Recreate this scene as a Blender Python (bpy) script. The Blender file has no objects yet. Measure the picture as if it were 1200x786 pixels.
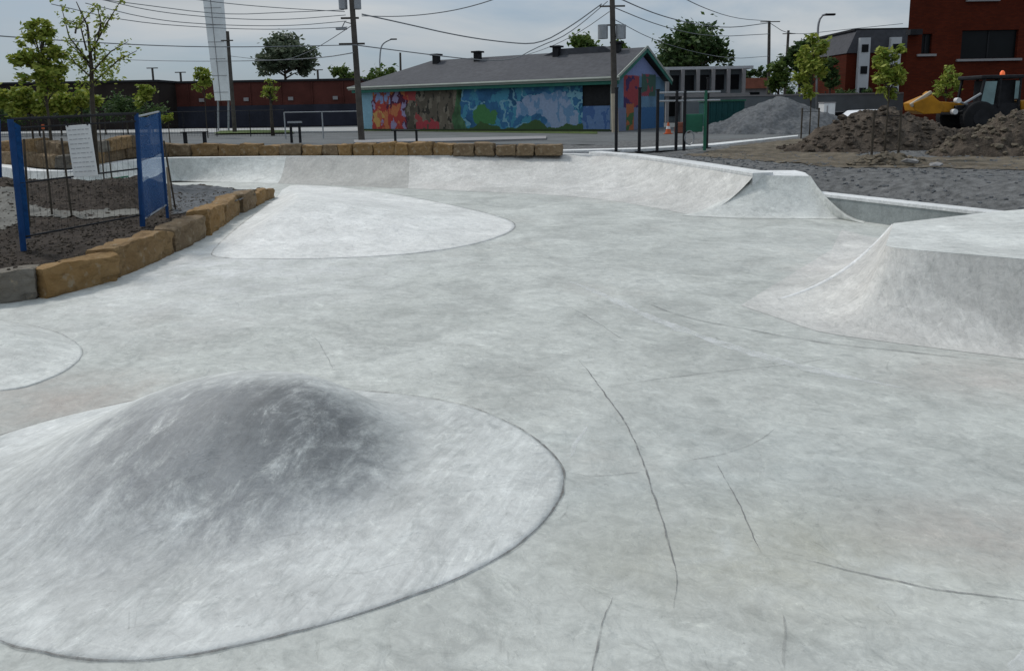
import bpy, math, random
from mathutils import Vector, Matrix, noise
R = math.radians; PI = math.pi
scn = bpy.context.scene
col = scn.collection
rnd = random.Random(7)
# ------------------------------------------------------------------ camera
CAM = Vector((0, 0, 2.4)); F_PX = 867.0; PITCH = R(9.5); ROLL = R(1.0)
fw = Vector((0, math.cos(PITCH), -math.sin(PITCH)))
r0 = Vector((1, 0, 0)); u0 = Vector((0, math.sin(PITCH), math.cos(PITCH)))
up = u0*math.cos(ROLL) + r0*math.sin(ROLL); rt = r0*math.cos(ROLL) - u0*math.sin(ROLL)
cd = bpy.data.cameras.new('camera'); cam = bpy.data.objects.new('camera', cd); col.objects.link(cam)
cam.matrix_world = Matrix(((rt.x, up.x, -fw.x, CAM.x), (rt.y, up.y, -fw.y, CAM.y), (rt.z, up.z, -fw.z, CAM.z), (0, 0, 0, 1)))
cd.sensor_width = 36; cd.lens = 36*F_PX/1200; cd.shift_y = -(393-271)/1200
cd.clip_end = 3000; cd.clip_start = 0.05
scn.camera = cam
def ray(x, y): return fw + rt*((x-600)/F_PX) - up*((y-271)/F_PX)
def at(x, y, z=0.0):                       # survey: point on the level z seen at photo position x,y
    d = ray(x, y); t = (z-CAM.z)/d.z; return CAM + d*t
def aty(x, y, Y):                          # point in the vertical plane Y
    d = ray(x, y); return CAM + d*(Y/d.y)
GZ = 0.8                                    # level of the surrounding ground
# ------------------------------------------------------------------ helpers
def tag(o, label=None, cat=None, group=None, kind=None):
    if label: o['label'] = label
    if cat: o['category'] = cat
    if group: o['group'] = group
    if kind: o['kind'] = kind
    return o
def empty(name, loc, rz=0.0):
    o = bpy.data.objects.new(name, None); col.objects.link(o); o.location = loc; o.rotation_euler = (0, 0, rz); o.empty_display_size = .2
    return o
class MB:
    def __init__(s): s.v = []; s.f = []; s.c = []
    def box(s, c, size, rot=None):
        m = rot or Matrix.Identity(3); c = Vector(c); n = len(s.v)
        for dx in (-.5, .5):
            for dy in (-.5, .5):
                for dz in (-.5, .5): s.v.append(c + m @ Vector((dx*size[0], dy*size[1], dz*size[2])))
        for q in ((0,1,3,2),(4,6,7,5),(0,4,5,1),(2,3,7,6),(0,2,6,4),(1,5,7,3)): s.f.append(tuple(n+i for i in q))
        return s
    def tube(s, pts, rad, n=8, cap=True):
        pts = [Vector(p) for p in pts]; k = len(pts)
        rads = rad if isinstance(rad, (list, tuple)) else [rad]*k
        base = len(s.v); prev = None
        for i, p in enumerate(pts):
            d = (pts[min(i+1, k-1)] - pts[max(i-1, 0)]).normalized()
            a = prev if prev is not None else (Vector((1, 0, 0)) if abs(d.x) < .8 else Vector((0, 1, 0)))
            a = (a - d*a.dot(d)).normalized(); prev = a; b = d.cross(a)
            for j in range(n):
                t = 2*PI*j/n; s.v.append(p + (a*math.cos(t) + b*math.sin(t))*rads[i])
        for i in range(k-1):
            for j in range(n):
                s.f.append((base+i*n+j, base+i*n+(j+1) % n, base+(i+1)*n+(j+1) % n, base+(i+1)*n+j))
        if cap:
            s.f.append(tuple(base+j for j in reversed(range(n)))); s.f.append(tuple(base+(k-1)*n+j for j in range(n)))
        return s
    def prism(s, poly, y0, y1, fn=None):     # outline in (x, z), extruded along y
        n = len(s.v); k = len(poly)
        for y in (y0, y1):
            for (x, z) in poly: s.v.append(Vector((x, y, z)))
        s.f.append(tuple(range(n, n+k))); s.f.append(tuple(reversed(range(n+k, n+2*k))))
        for i in range(k): j = (i+1) % k; s.f.append((n+i, n+k+i, n+k+j, n+j))
        return s
    def slab(s, poly, z0, z1):               # outline in (x, y), extruded along z
        n = len(s.v); k = len(poly)
        for z in (z0, z1):
            for p in poly: s.v.append(Vector((p[0], p[1], z)))
        s.f.append(tuple(reversed(range(n, n+k)))); s.f.append(tuple(range(n+k, n+2*k)))
        for i in range(k): j = (i+1) % k; s.f.append((n+i, n+j, n+k+j, n+k+i))
        return s
    def quad(s, a, b, c, d):
        n = len(s.v); s.v += [Vector(a), Vector(b), Vector(c), Vector(d)]; s.f.append((n, n+1, n+2, n+3)); return s
    def build(s, name, m, parent=None, smooth=False, bevel=0, loc=None, rz=0):
        me = bpy.data.meshes.new(name); me.from_pydata([tuple(v) for v in s.v], [], s.f); me.materials.append(m)
        if smooth:
            me.polygons.foreach_set('use_smooth', [True]*len(me.polygons))
            if smooth == 'auto': me.set_sharp_from_angle(angle=R(40))
        me.update(); o = bpy.data.objects.new(name, me); col.objects.link(o)
        if parent is not None: o.parent = parent
        if loc is not None: o.location = loc; o.rotation_euler = (0, 0, rz)
        if bevel:
            b = o.modifiers.new('b', 'BEVEL'); b.width = bevel; b.segments = 2; b.limit_method = 'ANGLE'
        return o
def fbm(p, sc=1.0, o=4):
    return noise.fractal(Vector(p)*sc, 1.0, 2.0, o)
def resample(pts, n):
    pts = [Vector(p) for p in pts]; L = [0]
    for i in range(1, len(pts)): L.append(L[-1] + (pts[i]-pts[i-1]).length)
    out = []
    for k in range(n):
        t = L[-1]*k/(n-1); i = 1
        while i < len(L)-1 and L[i] < t: i += 1
        u = (t-L[i-1])/max(L[i]-L[i-1], 1e-9); out.append(pts[i-1].lerp(pts[i], u))
    return out
def smooth_line(pts, n, it=2):               # Chaikin then resample
    pts = [Vector(p) for p in pts]
    for _ in range(it):
        q = [pts[0]]
        for a, b in zip(pts, pts[1:]): q += [a.lerp(b, .25), a.lerp(b, .75)]
        q.append(pts[-1]); pts = q
    return resample(pts, n)
# ------------------------------------------------------------------ materials
def newmat(name):
    m = bpy.data.materials.new(name); m.use_nodes = True; nt = m.node_tree; b = nt.nodes['Principled BSDF']
    return m, nt, b
def N(nt, t, **k):
    n = nt.nodes.new(t)
    for a, v in k.items():
        if a in n.inputs: n.inputs[a].default_value = v
        else: setattr(n, a, v)
    return n
def mixc(nt, fac, a, b, mode='MIX'):
    m = nt.nodes.new('ShaderNodeMix'); m.data_type = 'RGBA'; m.blend_type = mode
    for s, v in ((m.inputs['Factor'], fac), (m.inputs['A'], a), (m.inputs['B'], b)):
        if hasattr(v, 'links'): nt.links.new(v, s)
        elif isinstance(v, (tuple, list)): s.default_value = (*v[:3], 1)
        else: s.default_value = v
    return m.outputs['Result']
def noise_ramp(nt, co, scale, lo, hi, detail=5, rough=.6, dist=0, vec=None, out='Fac'):
    n = N(nt, 'ShaderNodeTexNoise'); n.inputs['Scale'].default_value = scale; n.inputs['Detail'].default_value = detail
    n.inputs['Roughness'].default_value = rough; n.inputs['Distortion'].default_value = dist
    if vec is not None:
        if len(vec) > 3:
            mr_ = N(nt, 'ShaderNodeMapping'); mr_.inputs['Rotation'].default_value = (0, 0, vec[3]); nt.links.new(co, mr_.inputs['Vector']); co = mr_.outputs[0]
        mp = N(nt, 'ShaderNodeMapping'); mp.inputs['Scale'].default_value = vec[:3]
        nt.links.new(co, mp.inputs['Vector']); co = mp.outputs[0]
    nt.links.new(co, n.inputs['Vector'])
    r = N(nt, 'ShaderNodeMapRange'); nt.links.new(n.outputs['Fac'], r.inputs['Value'])
    r.inputs['From Min'].default_value = lo; r.inputs['From Max'].default_value = hi; r.clamp = True
    return r.outputs[0]
def mat(name, c, rough=.8, var=.25, scale=3.0, bump=.2, bscale=None, c2=None, metal=0, bdist=.02, spec=.15):
    m, nt, b = newmat(name); tc = N(nt, 'ShaderNodeTexCoord').outputs['Object']
    f = noise_ramp(nt, tc, scale, .3, .7)
    a = tuple(x*(1-var) for x in c); d = c2 or tuple(min(1, x*(1+var)) for x in c)
    nt.links.new(mixc(nt, f, a, d), b.inputs['Base Color'])
    b.inputs['Roughness'].default_value = rough; b.inputs['Metallic'].default_value = metal
    b.inputs['Specular IOR Level'].default_value = spec
    if bump:
        h = noise_ramp(nt, tc, bscale or scale*4, 0, 1, 6)
        bp = N(nt, 'ShaderNodeBump', Strength=bump, Distance=bdist); nt.links.new(h, bp.inputs['Height']); nt.links.new(bp.outputs[0], b.inputs['Normal'])
    return m
def concrete(name, c, warm=(0.42, 0.36, 0.31), warm_amt=.35, streak=(1, 5, 1, .4), contrast=.16, stains_and_shade=(), hard=0):
    m, nt, b = newmat(name); tc = N(nt, 'ShaderNodeTexCoord').outputs['Object']
    contrast *= 1.25; lo = tuple(x*(1-contrast) for x in c); hi = tuple(x*(1+contrast) for x in c)
    base = mixc(nt, noise_ramp(nt, tc, .9, .38, .62, 9, .7, .8), lo, hi)
    big = noise_ramp(nt, tc, .28, .38, .62, 5, .6, .5)
    base = mixc(nt, 1.0, base, mixc(nt, big, (.92, .925, .92), (1.05, 1.05, 1.05)), 'MULTIPLY')
    blot = noise_ramp(nt, tc, 2.6, .5, .66, 9, .75, 1.5, vec=(streak[0], 1.8, 1, streak[3]))
    base = mixc(nt, 1.0, base, mixc(nt, blot, (1, 1, 1), (.80, .81, .81)), 'MULTIPLY')
    base = mixc(nt, noise_ramp(nt, tc, .22, .52, .75, 3), base, warm) if False else base
    w = noise_ramp(nt, tc, .3, .55, .8, 5, .65)
    ws = N(nt, 'ShaderNodeMath', operation='MULTIPLY'); nt.links.new(w, ws.inputs[0]); ws.inputs[1].default_value = warm_amt
    base = mixc(nt, ws.outputs[0], base, warm)
    for (cx, cy, rx, ry, sc, amt) in stains_and_shade:      # washed-in earth and laitance patches, and the mound's painted front shade, each with its own shape
        mp = N(nt, 'ShaderNodeMapping'); mp.inputs['Location'].default_value = (-cx/rx, -cy/ry, 0); mp.inputs['Scale'].default_value = (1/rx, 1/ry, 0)
        nt.links.new(tc, mp.inputs['Vector'])
        g = N(nt, 'ShaderNodeTexGradient', gradient_type='SPHERICAL'); nt.links.new(mp.outputs[0], g.inputs[0])
        k = noise_ramp(nt, tc, 1.6, .3, .65, 7, .7, .5) if not hard else noise_ramp(nt, tc, 4.0, .36, .60, 12, .80, .4, vec=(.7, 1.3, 1, -1.17))
        mu = N(nt, 'ShaderNodeMath', operation='MULTIPLY'); nt.links.new(g.outputs['Fac'], mu.inputs[0]); nt.links.new(k, mu.inputs[1])
        m2 = N(nt, 'ShaderNodeMath', operation='MULTIPLY'); nt.links.new(mu.outputs[0], m2.inputs[0]); m2.inputs[1].default_value = amt; m2.use_clamp = True
        base = mixc(nt, m2.outputs[0], base, sc)
    # trowel streaks
    s1 = noise_ramp(nt, tc, 1.5, .52, .72, 7, .7, .6, vec=streak)
    base = mixc(nt, 1.0, base, mixc(nt, s1, (1, 1, 1), (1.16, 1.16, 1.16)), 'MULTIPLY')
    s2 = noise_ramp(nt, tc, 2.2, .56, .7, 8, .72, 1.2, vec=(streak[0], streak[1]*.6, 1, streak[3]+.9))
    base = mixc(nt, 1.0, base, mixc(nt, s2, (1, 1, 1), (.84, .85, .86)), 'MULTIPLY')
    mot = noise_ramp(nt, tc, 9, .38, .62, 9, .8, .8)
    base = mixc(nt, 1.0, base, mixc(nt, mot, (.87, .87, .87), (1.10, 1.10, 1.10)), 'MULTIPLY')
    for (sc_, lo_, hi_, colr, vv) in ((3.1, .585, .605, (1.13, 1.13, 1.12), (1, 2.2, 1, streak[3]+.3)), (6.5, .59, .61, (1.12, 1.12, 1.12), (1, 1.6, 1, streak[3]-.5)), (4.3, .60, .62, (.84, .84, .84), (1, 2.6, 1, streak[3]+.8)), (11, .60, .63, (.85, .85, .85), (1, 1.5, 1, streak[3])), (2.0, .61, .625, (1.09, 1.09, 1.08), (2.5, 1, 1, streak[3]))):
        q_ = noise_ramp(nt, tc, sc_, lo_, hi_, 12, .78, .9, vec=vv)
        base = mixc(nt, 1.0, base, mixc(nt, q_, (1, 1, 1), colr), 'MULTIPLY')
    for (sc_, ww, colr) in ((.9, .0035, .82), (1.7, .004, .86), (.55, .0022, .80)):     # hairline scuffs and trowel arcs
        nn_ = N(nt, 'ShaderNodeTexNoise'); nn_.inputs['Scale'].default_value = sc_; nn_.inputs['Detail'].default_value = 1.5; nt.links.new(tc, nn_.inputs['Vector'])
        sb = N(nt, 'ShaderNodeMath', operation='SUBTRACT'); nt.links.new(nn_.outputs['Fac'], sb.inputs[0]); sb.inputs[1].default_value = .5
        ab = N(nt, 'ShaderNodeMath', operation='ABSOLUTE'); nt.links.new(sb.outputs[0], ab.inputs[0])
        mr = N(nt, 'ShaderNodeMapRange'); nt.links.new(ab.outputs[0], mr.inputs[0]); mr.inputs['From Max'].default_value = ww; mr.inputs['To Min'].default_value = 1; mr.inputs['To Max'].default_value = 0
        mk = N(nt, 'ShaderNodeMath', operation='MULTIPLY'); nt.links.new(mr.outputs[0], mk.inputs[0]); nt.links.new(noise_ramp(nt, tc, 1.9, .52, .62, 6, .7), mk.inputs[1])
        base = mixc(nt, 1.0, base, mixc(nt, mk.outputs[0], (1, 1, 1), (colr,)*3), 'MULTIPLY')
    if hard:
        for (a_, lo_, hi_, cc_) in ((8, .52, .62, 1.09), (12, .54, .62, .91), (20, .56, .62, 1.08)):
            q_ = noise_ramp(nt, tc, 1.3, lo_, hi_, 9, .72, .15, vec=(.9, a_, 1, -1.17-.02*a_+.2))
            base = mixc(nt, 1.0, base, mixc(nt, q_, (1, 1, 1), (cc_,)*3), 'MULTIPLY')
    sp = noise_ramp(nt, tc, 24, .66, .74, 3, .6)
    base = mixc(nt, 1.0, base, mixc(nt, sp, (1, 1, 1), (.8, .8, .8)), 'MULTIPLY')
    nt.links.new(base, b.inputs['Base Color'])
    rr = noise_ramp(nt, tc, 1.3, .3, .7, 5)
    rm = N(nt, 'ShaderNodeMapRange'); nt.links.new(rr, rm.inputs[0]); rm.inputs['To Min'].default_value = .55; rm.inputs['To Max'].default_value = .8
    nt.links.new(rm.outputs[0], b.inputs['Roughness']); b.inputs['Specular IOR Level'].default_value = .35
    h = noise_ramp(nt, tc, 3.5, 0, 1, 10, .7, .4)
    bp = N(nt, 'ShaderNodeBump', Strength=.5, Distance=.03); nt.links.new(h, bp.inputs['Height']); nt.links.new(bp.outputs[0], b.inputs['Normal'])
    return m
def stainmat(name, c, amt=.75, sc=14.0):       # thin irregular crack / joint line lying on the concrete
    m, nt, b = newmat(name); tc = N(nt, 'ShaderNodeTexCoord').outputs['Object']
    b.inputs['Base Color'].default_value = (*c, 1); b.inputs['Roughness'].default_value = .9
    f = noise_ramp(nt, tc, sc, .3, .6, 6, .7)
    mu = N(nt, 'ShaderNodeMath', operation='MULTIPLY'); nt.links.new(f, mu.inputs[0]); mu.inputs[1].default_value = amt
    nt.links.new(mu.outputs[0], b.inputs['Alpha']); return m
def attrmat(name, attr='Col', rough=.8, var=.12, bump=0):
    m, nt, b = newmat(name); a = N(nt, 'ShaderNodeVertexColor', layer_name=attr)
    tc = N(nt, 'ShaderNodeTexCoord').outputs['Object']
    f = noise_ramp(nt, tc, 6, .3, .7, 6)
    nt.links.new(mixc(nt, 1.0, a.outputs[0], mixc(nt, f, (1-var,)*3, (1+var,)*3), 'MULTIPLY'), b.inputs['Base Color']); b.inputs['Roughness'].default_value = rough
    b.inputs['Specular IOR Level'].default_value = .2
    return m
def leafmat(name, c, c2):
    m, nt, b = newmat(name); g = N(nt, 'ShaderNodeNewGeometry')
    nt.links.new(mixc(nt, g.outputs['Random Per Island'], c, c2), b.inputs['Base Color']); b.inputs['Roughness'].default_value = .6
    b.inputs['Specular IOR Level'].default_value = .25
    tr = N(nt, 'ShaderNodeBsdfTranslucent'); nt.links.new(mixc(nt, g.outputs['Random Per Island'], c, c2), tr.inputs[0])
    mx = N(nt, 'ShaderNodeMixShader', Fac=.3); nt.links.new(b.outputs[0], mx.inputs[1]); nt.links.new(tr.outputs[0], mx.inputs[2])
    nt.links.new(mx.outputs[0], nt.nodes['Material Output'].inputs[0]); return m
def brickmat(name, c1, c2, mortar, sc=1.0):
    m, nt, b = newmat(name); tc = N(nt, 'ShaderNodeTexCoord').outputs['Object']
    mp = N(nt, 'ShaderNodeMapping'); mp.inputs['Rotation'].default_value = (PI/2, 0, 0); nt.links.new(tc, mp.inputs[0])
    br = N(nt, 'ShaderNodeTexBrick'); nt.links.new(mp.outputs[0], br.inputs['Vector'])
    br.inputs['Color1'].default_value = (*c1, 1); br.inputs['Color2'].default_value = (*c2, 1); br.inputs['Mortar'].default_value = (*mortar, 1)
    br.inputs['Scale'].default_value = sc; br.inputs['Brick Width'].default_value = .24; br.inputs['Row Height'].default_value = .08; br.inputs['Mortar Size'].default_value = .008
    f = noise_ramp(nt, tc, .6, .3, .7, 6)
    nt.links.new(mixc(nt, 1.0, br.outputs[0], mixc(nt, f, (.8, .8, .8), (1.15, 1.1, 1.1)), 'MULTIPLY'), b.inputs['Base Color']); b.inputs['Roughness'].default_value = .95; b.inputs['Specular IOR Level'].default_value = .05
    return m
def shinglemat(name, c):
    m, nt, b = newmat(name); tc = N(nt, 'ShaderNodeTexCoord').outputs['Object']
    f = noise_ramp(nt, tc, 3, .3, .7, 6); g = noise_ramp(nt, tc, .4, .3, .7, 4)
    a = mixc(nt, f, tuple(x*.75 for x in c), tuple(x*1.2 for x in c))
    a = mixc(nt, 1.0, a, mixc(nt, g, (.85, .85, .88), (1.1, 1.1, 1.1)), 'MULTIPLY')
    wv = N(nt, 'ShaderNodeTexWave', bands_direction='Z'); wv.inputs['Scale'].default_value = 3.2; nt.links.new(tc, wv.inputs[0])
    a = mixc(nt, 1.0, a, mixc(nt, wv.outputs['Fac'], (.88, .88, .88), (1.06, 1.06, 1.06)), 'MULTIPLY')
    nt.links.new(a, b.inputs['Base Color']); b.inputs['Roughness'].default_value = .9; return m
BROWN = (.37, .335, .30)
A_ = at(60, 470); B_ = at(1180, 440); C_ = at(900, 640); D_ = at(640, 345)
M = {}
M['floor'] = concrete('floor_concrete', (.452, .460, .430), contrast=.12, stains_and_shade=[(A_.x, A_.y, 1.6, .9, BROWN, 1.3), (B_.x, B_.y, 1.4, .9, (.46, .425, .39), 1.0), (C_.x, C_.y, 1.6, .8, (.36, .35, .29), 1.4),
    (at(1150, 620).x, at(1150, 620).y, .9, .5, (.43, .38, .34), 1.0), (-4.5, 12, 4.0, 5.0, (.66, .66, .65), .9), (at(790, 560).x, at(790, 560).y, 2.5, 1.4, (.36, .39, .38), .6)])
M['mound'] = concrete('mound_concrete', (.525, .53, .51), warm_amt=.05, streak=(.9, 5, 1, -1.17), contrast=.10, stains_and_shade=((.05, -.50, 1.05, .62, (.15, .155, .155), 2.3), (-.1, -.7, 1.4, 1.0, (.27, .275, .275), 1.7), (.35, -.25, .9, .6, (.16, .165, .165), 1.6), (-.6, -.3, .8, .6, (.25, .255, .255), 1.3)), hard=1)  # dark patches paint the shade of the steep front over partly darker concrete
M['ramp3'] = concrete('ramp_corner_concrete', (.50, .505, .50), warm_amt=.1, streak=(1, 6, 1, -.7), contrast=.14)
M['pale2'] = concrete('pale_swell_concrete', (.64, .635, .61), warm_amt=.1, warm=(.6, .56, .52), streak=(1, 6, 1, .5), contrast=.08)
M['pale'] = concrete('pale_concrete', (.555, .56, .53), warm_amt=.15, streak=(1, 5, 1, .2), contrast=.1)
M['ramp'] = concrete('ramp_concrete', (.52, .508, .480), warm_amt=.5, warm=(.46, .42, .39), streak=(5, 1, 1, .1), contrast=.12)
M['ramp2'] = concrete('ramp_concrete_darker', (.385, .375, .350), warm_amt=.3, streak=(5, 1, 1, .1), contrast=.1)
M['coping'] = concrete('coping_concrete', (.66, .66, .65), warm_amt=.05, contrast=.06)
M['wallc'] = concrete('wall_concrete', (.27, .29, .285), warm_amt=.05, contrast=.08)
M['joint'] = stainmat('joint_dirt', (.14, .13, .12), .75, 9)
M['joint_faint'] = stainmat('joint_dirt_faint', (.22, .21, .20), .5, 3)
M['crack'] = stainmat('crack_dark', (.19, .19, .185), .75, 7)
M['faint'] = stainmat('faint_line', (.25, .25, .24), .42, 4)
M['white_trace'] = stainmat('white_trace', (.72, .73, .72), .6, 5)
M['asphalt'] = mat('asphalt', (.12, .125, .125), .9, .2, .5, .3, 30)
M['pave'] = mat('pavement', (.33, .33, .32), .9, .15, .6, .1)
M['gravel'] = mat('gravel_ground', (.13, .13, .128), .95, .45, 6, .9, 22, bdist=.05)
M['soil'] = mat('soil', (.042, .033, .026), .95, .5, 4, 1.0, 14, bdist=.06)
M['grass'] = mat('grass', (.08, .11, .035), .9, .4, 3, .8, 30, bdist=.05)
M['pathm'] = mat('dusty_path', (.15, .145, .13), .95, .3, 2, .5, 20)
M['clod'] = mat('soil_clod', (.060, .048, .037), .95, .5, 5, .5)
M['straw'] = mat('dry_soil', (.125, .105, .078), .95, .5, 3, .8, 18, bdist=.05)
M['pilegrey'] = mat('pile_gravel', (.125, .13, .135), .95, .4, 5, 1, 25, bdist=.05)
M['piledirt'] = mat('pile_dirt', (.085, .068, .053), .95, .5, 2.5, 1, 9, bdist=.12)
M['pebble'] = mat('pebbles', (.26, .25, .24), .9, .3, 4, .3)
def stonemat(name, c, d):
    m, nt, b = newmat(name); tc = N(nt, 'ShaderNodeTexCoord').outputs['Object']
    a = mixc(nt, noise_ramp(nt, tc, 2.2, .3, .7, 6, .65, .5), c, d)
    a = mixc(nt, noise_ramp(nt, tc, 2.6, .5, .72, 7, .7, .8, vec=(1, 1, 2.5)), a, tuple(x*.5 for x in c))
    a = mixc(nt, noise_ramp(nt, tc, 7, .58, .75, 6), a, (.33, .27, .19))
    nt.links.new(a, b.inputs['Base Color']); b.inputs['Roughness'].default_value = .9; b.inputs['Specular IOR Level'].default_value = .2
    h = noise_ramp(nt, tc, 6, 0, 1, 10, .7, .5, vec=(1, 1, 2))
    bp = N(nt, 'ShaderNodeBump', Strength=.8, Distance=.06); nt.links.new(h, bp.inputs['Height']); nt.links.new(bp.outputs[0], b.inputs['Normal'])
    return m
M['stone0'] = stonemat('sandstone_tan', (.19, .115, .05), (.30, .20, .10))
M['stone1'] = stonemat('sandstone_ochre', (.22, .125, .045), (.32, .21, .10))
M['stone2'] = stonemat('sandstone_brown', (.155, .105, .06), (.25, .185, .115))
M['stoneg'] = stonemat('sandstone_grey', (.14, .12, .095), (.22, .20, .17))
M['blue'] = mat('blue_plastic', (.009, .045, .14), .5, .2, 8, 0)
M['bluenet'] = mat('blue_netting', (.006, .045, .14), .8, .3, 12, .3)
M['whitep'] = mat('white_plastic', (.62, .62, .61), .6, .08, 3, 0)
M['greyln'] = mat('grey_lettering', (.33, .33, .34), .6, .1, 3, 0)
M['black'] = mat('black_metal', (.018, .018, .02), .6, .3, 5, 0)
M['galv'] = mat('galvanised', (.32, .33, .34), .5, .15, 5, 0, metal=.4)
M['wood'] = mat('pole_wood', (.085, .075, .065), .9, .3, 2, .2)
M['woodl'] = mat('stake_wood', (.30, .24, .17), .9, .2, 4, .2)
M['bark'] = mat('bark', (.07, .058, .045), .95, .35, 6, .5)
M['wire'] = mat('cable', (.20, .21, .22), .7, .1, 1, 0)
M['tan'] = mat('tan_post', (.42, .36, .28), .8, .1, 2, 0)
M['pylon'] = mat('pylon_panel', (.78, .79, .78), .6, .12, .8, 0)
M['leaf_young'] = leafmat('leaf_young', (.12, .19, .02), (.36, .38, .07))
M['leaf_mid'] = leafmat('leaf_mid', (.05, .10, .02), (.14, .19, .04))
M['leaf_dark'] = leafmat('leaf_dark', (.026, .060, .018), (.085, .13, .038))
M['leaf_grey'] = leafmat('leaf_grey', (.05, .075, .04), (.16, .19, .12))
M['brick'] = brickmat('red_brick', (.098, .019, .009), (.070, .014, .008), (.055, .020, .013))
M['brickd'] = brickmat('dark_brick', (.075, .022, .018), (.055, .018, .016), (.05, .028, .024))
M['glass'] = mat('dark_glass', (.008, .009, .010), .35, .2, 1, 0, spec=.12)
M['shingle'] = shinglemat('grey_shingle', (.062, .063, .07))
M['fascia'] = mat('cream_fascia', (.34, .36, .32), .6, .1, 2, 0)
M['green'] = mat('green_trim', (.035, .15, .115), .6, .15, 2, 0)
M['mural'] = attrmat('mural_paint')
M['sill'] = mat('sill_grey', (.26, .25, .25), .8, .1, 2, 0)
M['darkwall'] = mat('dark_wall', (.028, .03, .042), .9, .3, .5, 0)
M['brownwall'] = mat('brown_wall', (.026, .020, .017), .95, .3, .5, 0)
M['redclad'] = mat('red_cladding', (.085, .028, .022), .9, .25, .5, 0)
M['greywall'] = mat('grey_wall', (.15, .17, .18), .8, .15, .7, 0)
M['teal'] = mat('teal_paint', (.015, .07, .07), .6, .15, 2, 0)
M['greenp'] = mat('green_paint', (.03, .13, .08), .6, .2, 2, 0)
M['whitew'] = mat('white_wall', (.48, .49, .50), .8, .08, 1, 0)
M['terra'] = mat('terracotta_roof', (.24, .09, .06), .9, .2, 2, 0)
M['yellow'] = mat('yellow_paint', (.38, .17, .012), .5, .25, 2, .1)
M['rubber'] = mat('rubber', (.015, .015, .016), .85, .2, 5, .2)
M['cabglass'] = mat('cab_glass', (.16, .24, .24), .15, .3, 1.5, 0, spec=.6)
M['carwhite'] = mat('car_white', (.66, .67, .69), .3, .05, 1, 0, spec=.5)
M['orange'] = mat('orange_plastic', (.50, .11, .04), .5, .1, 3, 0)
m, nt, b = newmat('beacon_lens'); b.inputs['Base Color'].default_value = (.9, .15, .03, 1); b.inputs['Emission Color'].default_value = (1, .2, .06, 1); b.inputs['Emission Strength'].default_value = .25; M['beacon'] = m
# ------------------------------------------------------------------ park floor
def grid(x0, x1, y0, y1, step, zf, keep=None):
    nx = int(round((x1-x0)/step)); ny = int(round((y1-y0)/step)); mb = MB()
    for j in range(ny+1):
        for i in range(nx+1):
            x = x0+(x1-x0)*i/nx; y = y0+(y1-y0)*j/ny; mb.v.append(Vector((x, y, zf(x, y))))
    for j in range(ny):
        for i in range(nx):
            a = j*(nx+1)+i
            if keep is None or keep(x0+(x1-x0)*(i+.5)/nx, y0+(y1-y0)*(j+.5)/ny): mb.f.append((a, a+1, a+nx+2, a+nx+1))
    return mb
floor = grid(-20, 12, -6, 26, .5, lambda x, y: 0.0).build('floor', M['floor']); tag(floor, kind='structure')
def ribbon(pts, w, z, name, m, parent, n=60, taper=True, zf=None, wob=.3):
    n *= 3; P = smooth_line([Vector((p.x, p.y, 0)) for p in pts], n); mb = MB()
    for i, p in enumerate(P):
        d = (P[min(i+1, n-1)]-P[max(i-1, 0)]).normalized(); s = Vector((-d.y, d.x, 0))
        t = i/(n-1); k = w*(1+wob*2*fbm((p.x*5, p.y*5, w*50)))*(min(1, 6*min(t, 1-t)+.15) if taper else 1)
        wob_off = s*(fbm((p.x*3, p.y*3, 4))*.014+fbm((p.x*14, p.y*14, 4), o=3)*.0025)
        for sg in (-.5, .5):
            q = p+wob_off+s*k*sg; zz = z+(zf(q.x, q.y) if zf else 0); mb.v.append(Vector((q.x, q.y, zz)))
    for i in range(n-1): mb.f.append((2*i, 2*i+1, 2*i+3, 2*i+2))
    return mb.build(name, m, parent)
def L(*pp): return [at(x, y) for x, y in pp]
ribbon(L((678,422),(715,468),(745,515),(765,575),(785,640),(796,680),(790,713)), 0.0115, .004, 'crack', M['crack'], floor)
ribbon(L((838,540),(850,560),(870,600),(892,648)), 0.0072, .004, 'crack', M['crack'], floor)
ribbon(L((718,700),(705,740),(690,790)), 0.0086, .004, 'crack', M['crack'], floor)
ribbon(L((668,554),(695,560),(750,553)), 0.0101, .004, 'crack', M['faint'], floor)
ribbon(L((800,541),(850,532),(885,520),(908,503)), 0.0130, .004, 'crack', M['faint'], floor)
ribbon(L((945,655),(1020,675),(1100,692),(1210,705)), 0.0115, .004, 'crack', M['crack'], floor)
ribbon(L((720,452),(800,440),(900,430),(985,419)), 0.0158, .004, 'crack', M['faint'], floor)
ribbon(L((668,360),(700,378),(720,392),(740,402)), 0.0144, .004, 'crack', M['faint'], floor)
ribbon(L((365,392),(380,410),(390,432)), 0.0101, .004, 'crack', M['faint'], floor)
ribbon(L((668,330),(700,342),(760,372),(850,405),(960,436),(1060,455)), .13, .003, 'cement_trace', M['white_trace'], floor)
ribbon(L((750,352),(800,372),(870,385),(960,402),(1060,412),(1210,428)), .04, .005, 'joint', M['faint'], floor)
ribbon(L((1186,790),(1196,772),(1215,755)), .05, .004, 'cement_trace', M['white_trace'], floor)
ribbon(L((690,500),(676,515),(668,535)), .03, .003, 'cement_trace', M['white_trace'], floor)
ribbon(L((917,720),(921,750),(920,785)), 0.0144, .004, 'crack', M['faint'], floor)
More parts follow.
